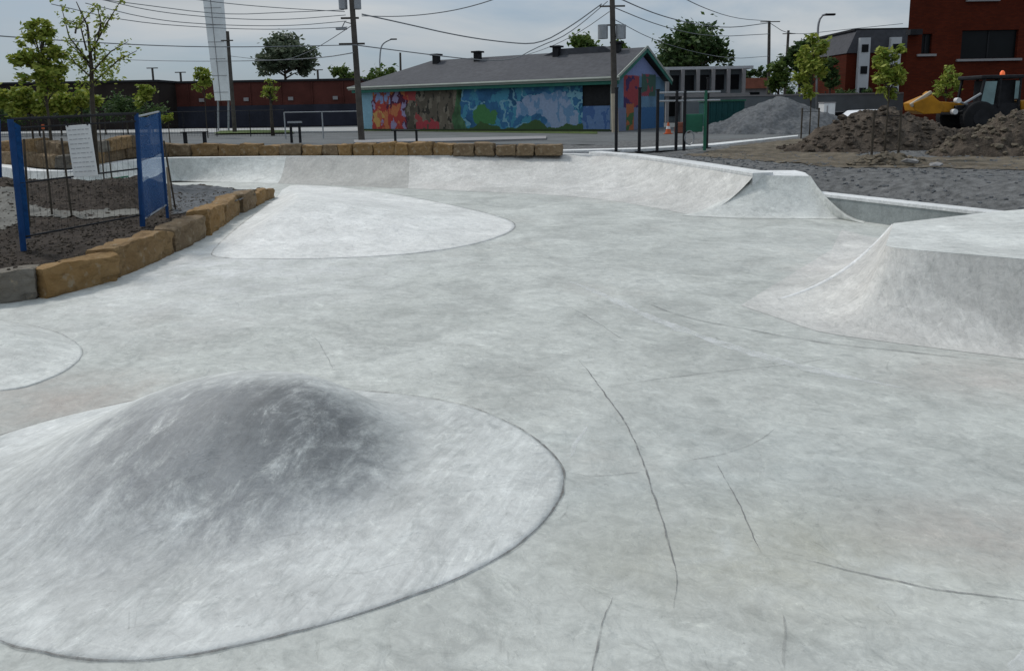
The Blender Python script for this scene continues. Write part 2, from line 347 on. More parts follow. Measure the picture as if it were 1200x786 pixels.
# ------------------------------------------------------------------ mounds
def mound(name, label, outline, apex, zfun, m, nth=160, nr=48, joint=.011, jm='joint'):
    O = [Vector((p.x, p.y)) for p in outline]; c = Vector((apex[0], apex[1]))
    # closed smooth outline
    P = O[:]
    for _ in range(3):
        q = []
        for a, b2 in zip(P, P[1:]+P[:1]): q += [a.lerp(b2, .25), a.lerp(b2, .75)]
        P = q
    def rad(th):
        d = Vector((math.cos(th), math.sin(th))); best = .1
        for a, b2 in zip(P, P[1:]+P[:1]):
            e = b2-a; den = d.x*(-e.y)+e.x*d.y
            if abs(den) < 1e-9: continue
            w = a-c; t = (w.x*(-e.y)+e.x*w.y)/den; s = (d.x*w.y-d.y*w.x)/den
            if -1e-6 <= s <= 1+1e-6 and t > best: best = t
        return best
    RR = [rad(2*PI*i/nth) for i in range(nth)]
    root = empty(name, (c.x, c.y, 0)); tag(root, label, 'concrete mound'); mb = MB(); mb.v.append(Vector((0, 0, zfun(0, 0, 1))))
    for j in range(1, nr+1):
        t = j/nr
        for i in range(nth):
            th = 2*PI*i/nth; r = RR[i]*t; x = r*math.cos(th); y = r*math.sin(th)
            z = zfun(r, th, RR[i]) + (.006 if t < 1 else .002) + .006*fbm(((c.x+x)*1.5, (c.y+y)*1.5, 3))*(1-t)
            mb.v.append(Vector((x, y, max(z, .003))))
    k = len(mb.v)
    for i in range(nth):                      # buried skirt
        mb.v.append(Vector((RR[i]*math.cos(2*PI*i/nth)*1.002, RR[i]*math.sin(2*PI*i/nth)*1.002, -.08)))
    for i in range(nth): mb.f.append((0, 1+i, 1+(i+1) % nth))
    for j in range(nr):
        a = 1+j*nth
        for i in range(nth): mb.f.append((a+i, a+nth+i, a+nth+(i+1) % nth, a+(i+1) % nth))
    o = mb.build('mound_surface', m, root, smooth=True)
    mb = MB(); nn = 2*nth                      # trowelled joint all round
    for i in range(nn+1):
        th = 2*PI*(i % nn)/nn; r = rad(th); w = joint*(.6+.9*fbm((c.x+r*math.cos(th)*5, r*math.sin(th)*5, 1))); r += .008*fbm((r*math.cos(th)*6, r*math.sin(th)*6, 2))
        for s in (-.5, .9): mb.v.append(Vector(((r+w*s)*math.cos(th), (r+w*s)*math.sin(th), .009)))
    for i in range(nn): mb.f.append((2*i, 2*i+1, 2*i+3, 2*i+2))
    mb.build('edge_joint', M[jm], root)
    return root
m1_out = L((150,783),(330,747),(450,712),(560,670),(622,630),(656,590),(663,560),(655,538),(620,507),(560,478),(480,462),(400,457)) + \
    [Vector((-1.9, 6.55, 0)), Vector((-2.9, 6.2, 0)), Vector((-3.9, 5.5, 0)), Vector((-4.2, 4.6, 0)), Vector((-3.5, 3.5, 0)), Vector((-2.4, 3.05, 0))]
def z1(r, th, Rb):
    a = math.cos(th); s = math.sin(th)
    ru = 1.30 - .06*max(0, a)**1.5 + .60*max(0, -a) + .12*max(0, -s)
    t = min(1, r/ru); z = .475*(0.5+.5*math.cos(PI*t**(1.32-.15*max(0, -s)))) + .012*fbm((r*math.cos(th)*1.6, r*math.sin(th)*1.6, 2))*(1-t*.6)
    q = r/Rb; return z*(1-q**6) + .04*(1-q*q)
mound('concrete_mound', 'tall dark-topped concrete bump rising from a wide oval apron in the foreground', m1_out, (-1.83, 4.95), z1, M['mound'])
m2_out = L((0,376),(60,386),(94,403),(99,418),(72,440),(0,464)) + [Vector((-6.2, 6.6, 0)), Vector((-7.6, 7.0, 0)), Vector((-7.8, 8.4, 0)), Vector((-6.8, 8.9, 0))]
mound('concrete_mound', 'low pale concrete pancake cut by the left photo edge below the stone blocks', m2_out, (-6.1, 7.7), lambda r, th, Rb: .20*(1-(r/Rb)**2)**1.3, M['pale'], jm='joint_faint')
m3_out = L((246,303),(330,304),(400,303),(500,297),(575,283),(610,266),(590,254),(500,234),(420,221),(350,216),(332,219),(325,232),(312,241),(298,252),(278,267),(262,281),(250,292))
c3 = at(400, 262)
def z3(r, th, Rb): q = r/Rb; return .46*(0.5+.5*math.cos(PI*q**.9))
mound('concrete_mound', 'broad low pale concrete hump beside the end of the curved stone row', m3_out, (c3.x-.9, c3.y+.2), z3, M['pale2'], joint=.03, jm='joint_faint')
# ------------------------------------------------------------------ ramps
def arc(s): return 1-math.sin(s*PI/2) if False else (1-s)**2*.85+(1-s)*.15
def ramp(mb, top, bot, zt, zb=0.003, ns=14, sub=6, prof=arc):
    T = []; B = []
    for i in range(len(top)-1):
        for k in range(sub):
            u = k/sub; T.append(Vector(top[i]).lerp(Vector(top[i+1]), u)); B.append(Vector(bot[i]).lerp(Vector(bot[i+1]), u))
    T.append(Vector(top[-1])); B.append(Vector(bot[-1])); n0 = len(mb.v)
    for j in range(ns+1):
        s = j/ns
        for t, b2 in zip(T, B):
            p = t.lerp(b2, s); mb.v.append(Vector((p.x, p.y, zb+(zt-zb)*prof(s))))
    k = len(T)
    for j in range(ns):
        for i in range(k-1): a = n0+j*k+i; mb.f.append((a, a+k, a+k+1, a+1))
    return T, B
def strip(mb, pts, w, z0, z1, side=1):        # kerb-like strip of width w to the left of the line
    P = [Vector((p.x, p.y, 0)) for p in pts]; q = []
    for i, p in enumerate(P):
        d = (P[min(i+1, len(P)-1)]-P[max(i-1, 0)]).normalized(); q.append(p+Vector((-d.y, d.x, 0))*w*side)
    for i in range(len(P)-1):
        n = len(mb.v)
        for z in (z0, z1):
            for v in (P[i], P[i+1], q[i+1], q[i]): mb.v.append(Vector((v.x, v.y, z)))
        for f in ((0,3,2,1),(4,5,6,7),(0,1,5,4),(2,3,7,6),(1,2,6,5),(3,0,4,7)): mb.f.append(tuple(n+x for x in f))
    return q
DZ = .8
tl = [at(-40, 191, DZ), at(4, 196, DZ), at(28, 201, DZ), at(84, 202, DZ), at(112, 197, DZ), at(160, 187, DZ), at(200, 185.5, DZ)]
tb = [at(335, 184, DZ), at(480, 183, DZ), at(620, 181.5, DZ), at(690, 181, DZ), at(735, 184.5, DZ), at(800, 194, DZ), at(882, 207.6, DZ)]
bb = [at(325, 215), at(478, 221), at(615, 227), at(690, 232), at(735, 238), at(775, 245), at(814, 253)]
pipe = empty('quarter_pipe', (0, 22, 0)); tag(pipe, 'long curved grey quarter pipe closing the far side of the park', 'quarter pipe')
inv = Vector((0, -22, 0))
def sh(o, off): o.location = off; return o
mb = MB(); bl = at(205, 212); ramp(mb, [tl[-1], tb[0]], [bl, bb[0]], DZ); o = sh(mb.build('transition', M['pale'], pipe, smooth='auto'), inv); o['label'] = 'bright pale left section of the curved transition'
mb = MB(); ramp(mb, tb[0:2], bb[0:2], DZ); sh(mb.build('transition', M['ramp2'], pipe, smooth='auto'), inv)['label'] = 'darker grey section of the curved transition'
mb = MB(); ramp(mb, tb[1:], bb[1:], DZ); sh(mb.build('transition', M['ramp'], pipe, smooth=True), inv)['label'] = 'mid grey mottled section wrapping round to the right'
# left corner sweeping back toward the stones
tlb = [p+Vector((1.1, -1.2, 0)) for p in tl[:-1]]+[bl]
for p in tlb: p.z = 0
mb = MB(); ramp(mb, tl, tlb, DZ); sh(mb.build('transition', M['pale'], pipe, smooth=True), inv)['label'] = 'pale far left corner of the transition'
mb = MB(); strip(mb, smooth_line(tl, 24)+[tb[0]], .45, .5, DZ+.012); strip(mb, [tb[0]]+smooth_line(tb, 30), .42, .5, DZ+.01); cop = sh(mb.build('coping', M['coping'], pipe), inv)
mb = MB(); strip(mb, [tb[3], tb[4], tb[5], tb[6]], .5, DZ+.011, DZ+.09); sh(mb.build('ledge', M['coping'], pipe, bevel=.01), inv)
# hip beside the pipe
hip = empty('hip_ramp', (6, 17, 0)); tag(hip, 'small flared concrete hip with a rounded dark-faced top at the end of the quarter pipe', 'skate ramp')
T1 = at(889, 207, DZ); T1.z = 0; T2 = at(950, 208, DZ); T3 = T2+Vector((.25, .9, 0)); T0 = T1+Vector((-.1, .7, 0))
hb = [at(806, 251), at(800, 253), at(868, 256), at(985, 257), at(1012, 262), at(1015, 258)]
mb = MB(); off = Vector((-6, -17, 0))
def hprof(s):
    return (1-s)**2.1 if s > .0 else 1
ramp(mb, [T0, T1.lerp(T2, .02), T1.lerp(T2, .12), T2.lerp(T1, .08), T2, T3], hb, DZ+.03, prof=lambda s: arc(s)**1.05+.035*math.sin(PI*min(1, s*1.1))**2 if s < .9 else arc(s)+.003, ns=26)
sh(mb.build('hip_face', M['pale'], hip, smooth=True), off)
mb = MB(); mb.slab([T0, T1, T2, T3, T3+Vector((0, .6, 0)), T0+Vector((.2, .6, 0))], .3, DZ+.028); sh(mb.build('deck', M['coping'], hip, bevel=.03), off)
# low straight wall
w0 = at(948, 228, .42); w1 = at(1150, 251, .42)
wl = empty('low_wall', (w0.x, w0.y, 0)); tag(wl, 'low straight grey concrete retaining wall with a white cap below the gravel slope', 'wall')
d = (w1-w0).normalized(); mb = MB(); w2 = w1+d*3
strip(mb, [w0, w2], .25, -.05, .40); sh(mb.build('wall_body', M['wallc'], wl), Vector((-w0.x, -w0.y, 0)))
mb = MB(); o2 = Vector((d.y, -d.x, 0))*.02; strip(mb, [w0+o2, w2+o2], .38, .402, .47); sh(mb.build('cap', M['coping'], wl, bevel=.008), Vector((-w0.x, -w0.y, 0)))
# near right ramp block
nr = empty('ramp_block', (5.5, 9, 0)); tag(nr, 'large faceted concrete ramp block with a flat top filling the right edge', 'skate ramp')
PZ = .82
A = at(1047, 262, PZ); Bp = at(1037, 290, PZ); D1 = at(1200, 304, PZ); D1 = Bp+(D1-Bp)*4.4; C1 = at(1150, 250, PZ); C2 = C1+Vector((3.5, .3, 0))
R1 = at(868, 358); R2 = at(968, 392); D0 = at(1200, 421); D0 = R2+(D0-R2)*4.6; C0 = at(975, 292)
for p in (A, Bp, D1, C1, C2): p.z = 0
off = Vector((-5.5, -9, 0))
steep = lambda s: (1-s)**2.7
mb = MB(); ramp(mb, [C1, A], [C0+Vector((1.0, 1.9, 0)), C0], PZ, prof=steep); ramp(mb, [A, A], [C0, R1], PZ, sub=14, ns=24, prof=steep); sh(mb.build('side_face', M['ramp'], nr, smooth='auto'), off)
def lerp_cols(P, sub):
    out = []
    for a, b2 in zip(P, P[1:]): out += [Vector(a).lerp(Vector(b2), k/sub) for k in range(sub)]
    return out+[Vector(P[-1])]
def relax(P, it):
    for _ in range(it): P = [P[0]]+[(P[i-1]+P[i]*2+P[i+1])/4 for i in range(1, len(P)-1)]+[P[-1]]
    return P
tc_ = relax(lerp_cols([A, Bp, D1], 16), 1); bc_ = relax(lerp_cols([R1, R2, D0], 16), 3)
mb = MB(); ncol = len(tc_)
for j_ in range(25):
    for i_ in range(ncol):
        s_ = j_/24; e_ = 2.7 if i_ <= 16 else max(1.9, 2.7-(i_-16)*.16); p_ = tc_[i_].lerp(bc_[i_], s_); mb.v.append(Vector((p_.x, p_.y, .003+(PZ-.003)*(1-s_)**e_)))
for j_ in range(24):
    for i_ in range(ncol-1): a_ = j_*ncol+i_; mb.f.append((a_, a_+ncol, a_+ncol+1, a_+1))
for v in mb.v: k_ = min(1, v.z*6)*min(1, (PZ-v.z)*8+.1); v.z += .014*fbm((v.x*1.6, v.y*1.6, 3))*k_; v.x += .01*fbm((v.x*2, v.z*3, v.y*2))*k_
sh(mb.build('front_face', M['ramp'], nr, smooth=True), off)
mb = MB(); top = tc_+[Vector((D1.x+.2, C1.y+.8, 0)), C1]
mb.slab(top, .2, PZ+.004); sh(mb.build('platform', M['pale'], nr), off)
# highlight on the crease, painted as a pale tube: ridge
mb = MB()
def ridge_highlight(a, b2, w, prof, name):
    pts = []
    for k in range(25):
        s = k/24; p = a.lerp(b2, s); pts.append(Vector((p.x, p.y, PZ*prof(s)-.022-.02*s)))
    m_ = MB(); m_.tube(pts, [w*(.45+.5*math.sin(PI*s_/24)) for s_ in range(25)], 6); return sh(m_.build(name, M['coping'], nr, smooth=True), off)
ridge_highlight(A, R1, .055, steep, 'ridge_highlight')
# ------------------------------------------------------------------ stones
def stone_mesh(Lx, W, H, seed):
    nx, ny, nz = max(3, int(Lx/.06)), max(3, int(W/.07)), max(3, int(H/.05)); vs = {}; mb = MB()
    def vid(i, j, k):
        if (i, j, k) not in vs:
            p = Vector(((i/nx-.5)*Lx, (j/ny-.5)*W, k/nz*H))
            # rounded arrises
            q = Vector((p.x/(Lx/2), p.y/(W/2), (p.z-H/2)/(H/2)))
            e = sum(1 for c in q if abs(c) > .97)
            if e >= 2:
                k2 = .010 if e == 2 else .02
                p -= Vector((math.copysign(k2, q.x) if abs(q.x) > .97 else 0, math.copysign(k2, q.y) if abs(q.y) > .97 else 0, math.copysign(k2*.8, q.z) if abs(q.z) > .97 and q.z > 0 else 0))
            s = Vector((seed*7.3, seed*3.1, 0))
            p += Vector((fbm(p*2.2+s)*.05, fbm(p*2.2+s+Vector((9, 0, 0)))*.05, (fbm(p*1.8+s+Vector((0, 9, 0)))*.045 if k else 0)))
            p += Vector((fbm(p*7+s, o=4), fbm(p*7-s, o=4)*1.5, fbm(p*6-s, o=3)*.6 if k else 0))*.024
            p.x += p.z*math.sin(seed*1.7)*.10; p.z += (p.x*math.sin(seed*2.9)*.05 if k else 0)
            vs[(i, j, k)] = len(mb.v); mb.v.append(p)
        return vs[(i, j, k)]
    for i in range(nx):
        for k in range(nz):
            mb.f.append((vid(i,0,k), vid(i+1,0,k), vid(i+1,0,k+1), vid(i,0,k+1))); mb.f.append((vid(i,ny,k), vid(i,ny,k+1), vid(i+1,ny,k+1), vid(i+1,ny,k)))
    for j in range(ny):
        for k in range(nz):
            mb.f.append((vid(0,j,k), vid(0,j,k+1), vid(0,j+1,k+1), vid(0,j+1,k))); mb.f.append((vid(nx,j,k), vid(nx,j+1,k), vid(nx,j+1,k+1), vid(nx,j,k+1)))
    for i in range(nx):
        for j in range(ny):
            mb.f.append((vid(i,j,nz), vid(i+1,j,nz), vid(i+1,j+1,nz), vid(i,j+1,nz))); mb.f.append((vid(i,j,0), vid(i,j+1,0), vid(i+1,j+1,0), vid(i+1,j,0)))
    return mb
def stone(a, b2, W, H, z, seed, m, label, group, side=1, name='stone_block'):
    a = Vector((a.x, a.y, 0)); b2 = Vector((b2.x, b2.y, 0)); d = b2-a; ln = d.length-(.085+.02*(seed % 2) if seed < 19 else .03); ang = math.atan2(d.y, d.x)
    n = Vector((-d.y, d.x, 0)).normalized()*side; c = (a+b2)/2+n*(W/2+.03*math.sin(seed*4.1)); ang += .04*math.sin(seed*5.3)
    o = stone_mesh(ln, W, H, seed).build(name, m, smooth='auto', loc=(c.x, c.y, z), rz=ang); tag(o, label, 'stone block', group); return o
G1 = 'stone blocks edging the planter'
foot = [(48,351),(142,327),(207,296),(243,277),(266,262),(285,250),(301,242),(313,236),(324,231)]
fp = [at(x, y) for x, y in foot]
labs = ['widest ochre block at the planter corner, beside the grey end block with a dark gap',
 'second tan planter block from the grey corner block, with a chipped flat top',
 'third planter block from the corner, just right of the blue netting foot',
 'fourth planter block from the corner, square and upright with a pale top',
 'fifth planter block from the corner, half way along the curving row',
 'sixth planter block from the corner, tan with a pale sunlit top',
 'small tan block, last but one before the tip of the curving planter row',
 'smallest tan block at the far tip of the curving planter row']
ms = ['stone1', 'stone0', 'stone2', 'stone1', 'stone0', 'stone2', 'stone1', 'stone0']
hs = [.42, .46, .44, .50, .45, .46, .37, .3]
for i in range(8): stone(fp[i], fp[i+1], .42 if i < 6 else .34, hs[i], -.01, i+1, M[ms[i]], labs[i], G1)
cl = at(-60, 362); stone(cl, fp[0]+Vector((-.04, .02, 0)), .45, .42, -.01, 12, M['stoneg'], 'grey-brown block cut by the left edge of the photo, facing the camera', G1)
cl2 = cl+Vector((-1.6, -.1, 0)); stone(cl2, cl, .45, .42, -.01, 13, M['stone2'], 'brown planter block outside the left edge', G1)
# far row of stones behind the quarter pipe
G2 = 'stone blocks behind the quarter pipe'
ORD = ['first','second','third','fourth','fifth','sixth','seventh','eighth','ninth','tenth','eleventh','twelfth','thirteenth','fourteenth','fifteenth','sixteenth','seventeenth','eighteenth','nineteenth','twentieth']
xs = [165, 196, 222, 254, 280, 302, 326, 352, 376, 396, 412, 436, 462, 478, 506, 530, 556, 580, 604, 626, 658]
kin = ['tan', 'brown', 'ochre', 'grey']
for i in range(len(xs)-1):
    t0 = (xs[i]-165)/(658-165); a = at(xs[i], 183.2-.9*t0, DZ+.01); b2 = at(xs[i+1], 183.2-.9*(xs[i+1]-165)/493, DZ+.01)
    k = rnd.choice([0, 0, 1, 1, 2, 2, 2]); m_ = M[['stone0', 'stone2', 'stone1'][k]] if i < 15 else M['stone2']
    w_ = ['tan', 'brown', 'ochre'][k] if i < 15 else 'brown'
    h = rnd.uniform(.38, .46)*(1 if i < 17 else .85)
    size = 'long' if (b2-a).length > .82 else ('short' if (b2-a).length < .66 else 'medium')
    stone(a+Vector((0, .12, 0)), b2+Vector((0, .12, 0)), .5, h, GZ, 20+i, m_, '%s %s block, %s from the left in the straight row behind the quarter pipe' % (size, w_, ORD[i]), G2)
# the row on the bulge at far left, two courses
G3 = 'stone blocks on the far left bulge'
bl_ = [(-30,191),(22,197),(52,199),(84,198),(112,193),(140,187),(162,183.5)]
pos = ['cut by the left photo edge', 'left of the white notice', 'just left of the white notice', 'behind the white notice', 'just right of the white notice', 'left of the blue netting']
for c in range(2):
    for i in range(6):
        a = at(bl_[i][0], bl_[i][1], DZ+.01)+Vector((0, .5+.45*c, 0)); b2 = at(bl_[i+1][0], bl_[i+1][1], DZ+.01)+Vector((0, .5+.45*c, 0))
        stone(a, b2, .42, .40, GZ+.38*c, 50+i+7*c, M[['stone2', 'stone0', 'stoneg', 'stone2'][(i*3+c) % 4]], '%s course stone block of the far left wall, %s' % (['lower', 'upper'][c], pos[i]), G3)
# ------------------------------------------------------------------ outer ground
def sstep(a, b, x): t = max(0, min(1, (x-a)/(b-a))); return t*t*(3-2*t)
park = [Vector((-40, -30))]+[Vector((-40, 25.6))]+[Vector((p.x, p.y+.22)) for p in [tl[0]+Vector((-3,.5,0))]+tl]+[Vector((p.x+.12, p.y+.2)) for p in tb]+[Vector((T2.x+.1, T2.y+.35)), Vector((w0.x+.16, w0.y+.1)), Vector((w2.x+.16, w2.y+.12)), Vector((16, 8)), Vector((16, -30))]
def inside(x, y, P=park):
    c = False; j = len(P)-1
    for i in range(len(P)):
        a, b2 = P[i], P[j]
        if (a.y > y) != (b2.y > y) and x < (b2.x-a.x)*(y-a.y)/(b2.y-a.y)+a.x: c = not c
        j = i
    return c
wn = Vector((-d.y, d.x)) if False else None
wd = Vector((w1.x-w0.x, w1.y-w0.y)).normalized(); wnm = Vector((-wd.y, wd.x))
if wnm.y < 0: wnm = -wnm
def gz(x, y):
    q = Vector((x-w0.x, y-w0.y)); s = q.dot(wnm); al = q.dot(wd)
    z = GZ-.03
    low = .40+.42*sstep(.3, 2.2, s)
    k = sstep(-1.6, 0.3, al)*(1-sstep(5, 9, s))
    z = z*(1-k)+min(low, .86)*k
    if x > 2 and y < 40: z += .05*fbm((x*.9, y*.9, 0))*sstep(0, 1, s+.2) + .02*fbm((x*4, y*4, 1))
    if x > 4 and 14 < y < 40: z += .10*sstep(4, 9, s)
    return z
def tz(x, y):
    return -.5 if inside(x, y) else gz(x, y)
ter = grid(-24, 24, 9, 33, .2, tz); ter = ter.build('ground', M['gravel'], smooth=True); tag(ter, kind='structure')
mb = MB(); 
BX = [(-500, 33), (500, 33), (500, 900), (-500, 900)]
mb.quad((-600, 32.9, GZ-.035), (600, 32.9, GZ-.035), (600, 1500, GZ-.035), (-600, 1500, GZ-.035))
mb.quad((23.9, -60, GZ-.04), (600, -60, GZ-.04), (600, 32.9, GZ-.04), (23.9, 32.9, GZ-.04)); mb.quad((-600, -60, GZ-.04), (-23.9, -60, GZ-.04), (-23.9, 32.9, GZ-.04), (-600, 32.9, GZ-.04))
mb.quad((-24, -60, -.04), (24, -60, -.04), (24, -5.9, -.04), (-24, -5.9, -.04)); mb.quad((11.9, -6, -.04), (24, -6, -.04), (24, 9.1, -.04), (11.9, 9.1, -.04)); mb.quad((-24, -6, -.04), (-19.9, -6, -.04), (-19.9, 9.1, -.04), (-24, 9.1, -.04))
tag(mb.build('terrain', M['gravel']), kind='structure')
def patch(name, pts, z, m, kind='structure', th=.0):
    mb = MB(); P = [Vector(p) for p in pts]
    if th: mb.slab(P, z, z+th)
    else: mb.v = [Vector((p.x, p.y, z)) for p in P]; mb.f = [tuple(range(len(P)))]
    return tag(mb.build(name, m), kind=kind)
def G(x, y, z=GZ): return at(x, y, z)
patch('road', [G(-200,165), G(-100,178), G(30,172), G(200,168.5), G(420,168), G(640,165), G(845,168), G(880,163), G(985,158), G(1300,150), G(1300,131), G(700,141), G(100,146), G(-200,149)], GZ-.012, M['asphalt'])
patch('plaza', [G(-100,178), G(30,176), G(200,172), G(420,170.5), G(640,168.5), G(800,172), G(845,168.3), G(640,165.3), G(420,168.3), G(200,168.8), G(30,172.3)], GZ-.006, M['asphalt'])
patch('pavement', [G(415,168.5), G(520,167), G(640,163.8), G(640,160.8), G(520,163.3), G(415,165.5)], GZ+.0, M['sill'], th=.07)
patch('pavement', [G(-60,158.5), G(100,157.5), G(300,156.5), G(420,155), G(420,150.5), G(300,151.5), G(100,152.5), G(-60,153.5)], GZ+.0, M['pave'], th=.1)
patch('kerb', [G(660,180), G(750,178), G(835,173.3), G(935,162), G(935,160.8), G(830,171.4), G(745,176.5), G(660,178.5)], GZ+.0, M['coping'], th=.10)
patch('grass_verge', [G(250,158.2), G(300,157.4), G(345,157), G(340,154.2), G(300,153.8), G(258,154.8)], GZ+.104, M['grass'])
patch('grass_verge', [G(424,153.5), G(470,153.8), G(560,155), G(700,157), G(700,154.0), G(560,151.8), G(424,149.4)], GZ+.004, M['grass'])
# ------------------------------------------------------------------ planter soil
inner = [Vector((p.x-.3, p.y+.02)) for p in fp[:-1]]+[Vector((fp[-1].x-.25, fp[-1].y-.1))]
bk = [at(300, 226, .3), at(255, 220, .3), at(205, 217, .3), at(150, 214, .3), at(60, 212, .3), at(-120, 212, .3)]
sp = inner+[Vector((p.x, p.y)) for p in bk]+[Vector((-20, 9.6)), Vector((cl.x, cl.y+.25))]
hum = at(85, 275, .45)
def sz(x, y):
    z = .34+.06*fbm((x*1.2, y*1.2, 5))+.05*fbm((x*4, y*4, 5))
    z += .26*math.exp(-((x-hum.x)**2/1.6+(y-hum.y)**2/.8))
    z += .12*math.exp(-((x+9.2)**2/5+(y-16)**2/2.5))
    z += .48*math.exp(-((y-18.4)/1.5)**2)*(1-sstep(-9.5, -8.5, x))*(1+.25*fbm((x*.8, y*.8, 9)))
    if x > -8.5: z = min(z, .37+.03*fbm((x*2, y*2, 1)))
    return z
sl = grid(-20.05, -5.2, 8.9, 21.5, .1, sz, keep=lambda x, y: inside(x, y, sp)).build('planter_soil', M['soil'], smooth=True); tag(sl, kind='structure')
def drape(name, pts, zf, dz, m, step=.12):
    P = [Vector((p[0], p[1])) for p in pts]; xs_ = [p.x for p in P]; ys_ = [p.y for p in P]
    return tag(grid(min(xs_), max(xs_), min(ys_), max(ys_), step, lambda x, y: zf(x, y)+dz, keep=lambda x, y: inside(x, y, P)).build(name, m, smooth=True), kind='structure')
drape('path', [at(-30,236,.42), at(28,233,.42), at(34,242,.42), at(28,256,.42), at(-60,290,.42)], sz, .015, M['pathm'], .08)
drape('path', [at(30,243,.42), at(75,249,.42), at(160,243,.42), at(164,249,.42), at(100,255,.42), at(30,252,.42)], sz, .02, M['pathm'], .06)
drape('gravel_bed', [at(196,216,.36), at(255,219.5,.36), at(298,226,.36), at(280,235,.36), at(245,246,.36), at(205,252,.36), at(196,240,.36)], sz, .012, M['pilegrey'])
drape('bare_earth', [G(800,181), G(850,174.5), G(930,165.5), G(985,164), G(1010,185), G(1300,188), G(1300,203), G(1000,197), G(900,188)], gz, .015, M['straw'], .2)
mb = MB()
def rock(mb, c, r, rn, mt=None):
    n = len(mb.v); t = (1+5**.5)/2; rot = Matrix.Rotation(rn.uniform(0, 6), 3, Vector((rn.random(), rn.random(), rn.random()+.1)).normalized())
    for v in ((-1,t,0),(1,t,0),(-1,-t,0),(1,-t,0),(0,-1,t),(0,1,t),(0,-1,-t),(0,1,-t),(t,0,-1),(t,0,1),(-t,0,-1),(-t,0,1)):
        p = rot @ (Vector(v).normalized()*r*rn.uniform(.7, 1.15)); p.z *= .7; mb.v.append(Vector(c)+p)
    for f in ((0,11,5),(0,5,1),(0,1,7),(0,7,10),(0,10,11),(1,5,9),(5,11,4),(11,10,2),(10,7,6),(7,1,8),(3,9,4),(3,4,2),(3,2,6),(3,6,8),(3,8,9),(4,9,5),(2,4,11),(6,2,10),(8,6,7),(9,8,1)): mb.f.append(tuple(n+i for i in f))
k = 0
while k < 4500:
    x = rnd.uniform(-13, -5.5); y = rnd.uniform(9.3, 19)
    if inside(x, y, sp): rock(mb, (x, y, sz(x, y)+.01), rnd.uniform(.010, .026)*(2.2 if rnd.random() < .06 else 1), rnd); k += 1
tag(mb.build('soil_clods', M['clod']), 'loose dark earth clods scattered over the planter', 'soil clods', kind='stuff')
mb = MB(); k = 0
while k < 2600:
    x = rnd.uniform(3, 14); y = rnd.uniform(11.5, 24)
    q = Vector((x-w0.x, y-w0.y)); s = q.dot(wnm)
    if not inside(x, y) and s > .42 or (not inside(x, y) and y > 19): rock(mb, (x, y, gz(x, y)), rnd.uniform(.015, .055), rnd)
    k += 1
tag(mb.build('loose_gravel', M['pilegrey']), 'loose dark crushed gravel on the slope behind the low wall', 'gravel', kind='stuff')
# ------------------------------------------------------------------ piles
def pile(name, label, cat, c, rx, ry, h, m, seed, rough=.12, rocks=0, rm=None, peak=(0, 0), n=70, sharp=1.0):
    root = empty(name, c); tag(root, label, cat); mb = MB()
    def zf(x, y):
        q = math.sqrt(((x-peak[0]*rx*0)/rx)**2+(y/ry)**2)*(1+.22*fbm((x*.7+seed, y*.7, seed)))
        dx = x/rx-peak[0]; dy = y/ry-peak[1]
        t = max(0, 1-q); z = h*(1-(1-t)**(1.6 if sharp < 1.5 else 1.22))
        z *= 1-.35*max(0, min(1, abs(dx)*.5))
        z += rough*fbm((x*1.6+seed, y*1.6, 2))*min(1, t*4)+rough*.5*fbm((x*5+seed, y*5, 2), o=3)*min(1, t*5)
        return z if q < 1 else -.12
    for j in range(n+1):
        for i in range(n+1):
            x = (i/n*2-1)*rx*1.2; y = (j/n*2-1)*ry*1.2; mb.v.append(Vector((x, y, zf(x, y))))
    for j in range(n):
        for i in range(n): a = j*(n+1)+i; mb.f.append((a, a+1, a+n+2, a+n+1))
    mb.build('heap', m, root, smooth=True)
    if rocks:
        mb = MB()
        for _ in range(rocks):
            x = rnd.uniform(-1, 1)*rx; y = rnd.uniform(-1, 1)*ry; z = zf(x, y)
            if z > 0: rock(mb, (x, y, z), rnd.uniform(.03, .11)*(1 if rnd.random() < .9 else 1.7), rnd)
        mb.build('clods', rm or m, root)['kind'] = 'stuff'
    return root
p = G(1030, 176); pile('dirt_pile', 'long brown dirt pile behind the young staked tree', 'dirt pile', (p.x, p.y, GZ), 3.2, 1.9, 1.35, M['piledirt'], 3, .16, 700)
p = G(1185, 182); pile('dirt_pile', 'clumpy brown-green dirt pile at the right edge in front of the digger', 'dirt pile', (p.x, p.y, GZ+.05), 2.2, 1.5, 1.15, M['piledirt'], 8, .22, 500, M['straw'])
p = G(912, 154.5); pile('gravel_pile', 'large conical grey gravel pile beside the road', 'gravel pile', (p.x, p.y, GZ), 4.5, 3.4, 1.95, M['pilegrey'], 5, .10, 0, sharp=2)
p = G(1045, 192); pile('straw_heap', 'flat yellowish heap of straw and earth at the foot of the brown pile', 'earth heap', (p.x, p.y, GZ), 1.1, .5, .26, M['straw'], 9, .08, 120)
for i, (x, y, r, l) in enumerate([(1068,194,.16,'pale broken slab piece lying at the foot of the brown dirt pile'), (1098,198,.12,'small pale rock right of the broken slab piece')]):
    p = G(x, y, .85); mb = MB(); rock(mb, (0, 0, 0), r, rnd); tag(mb.build('rock', M['pebble'], loc=(p.x, p.y, .95)), l, 'rock').scale = (1.6, 1, .7)
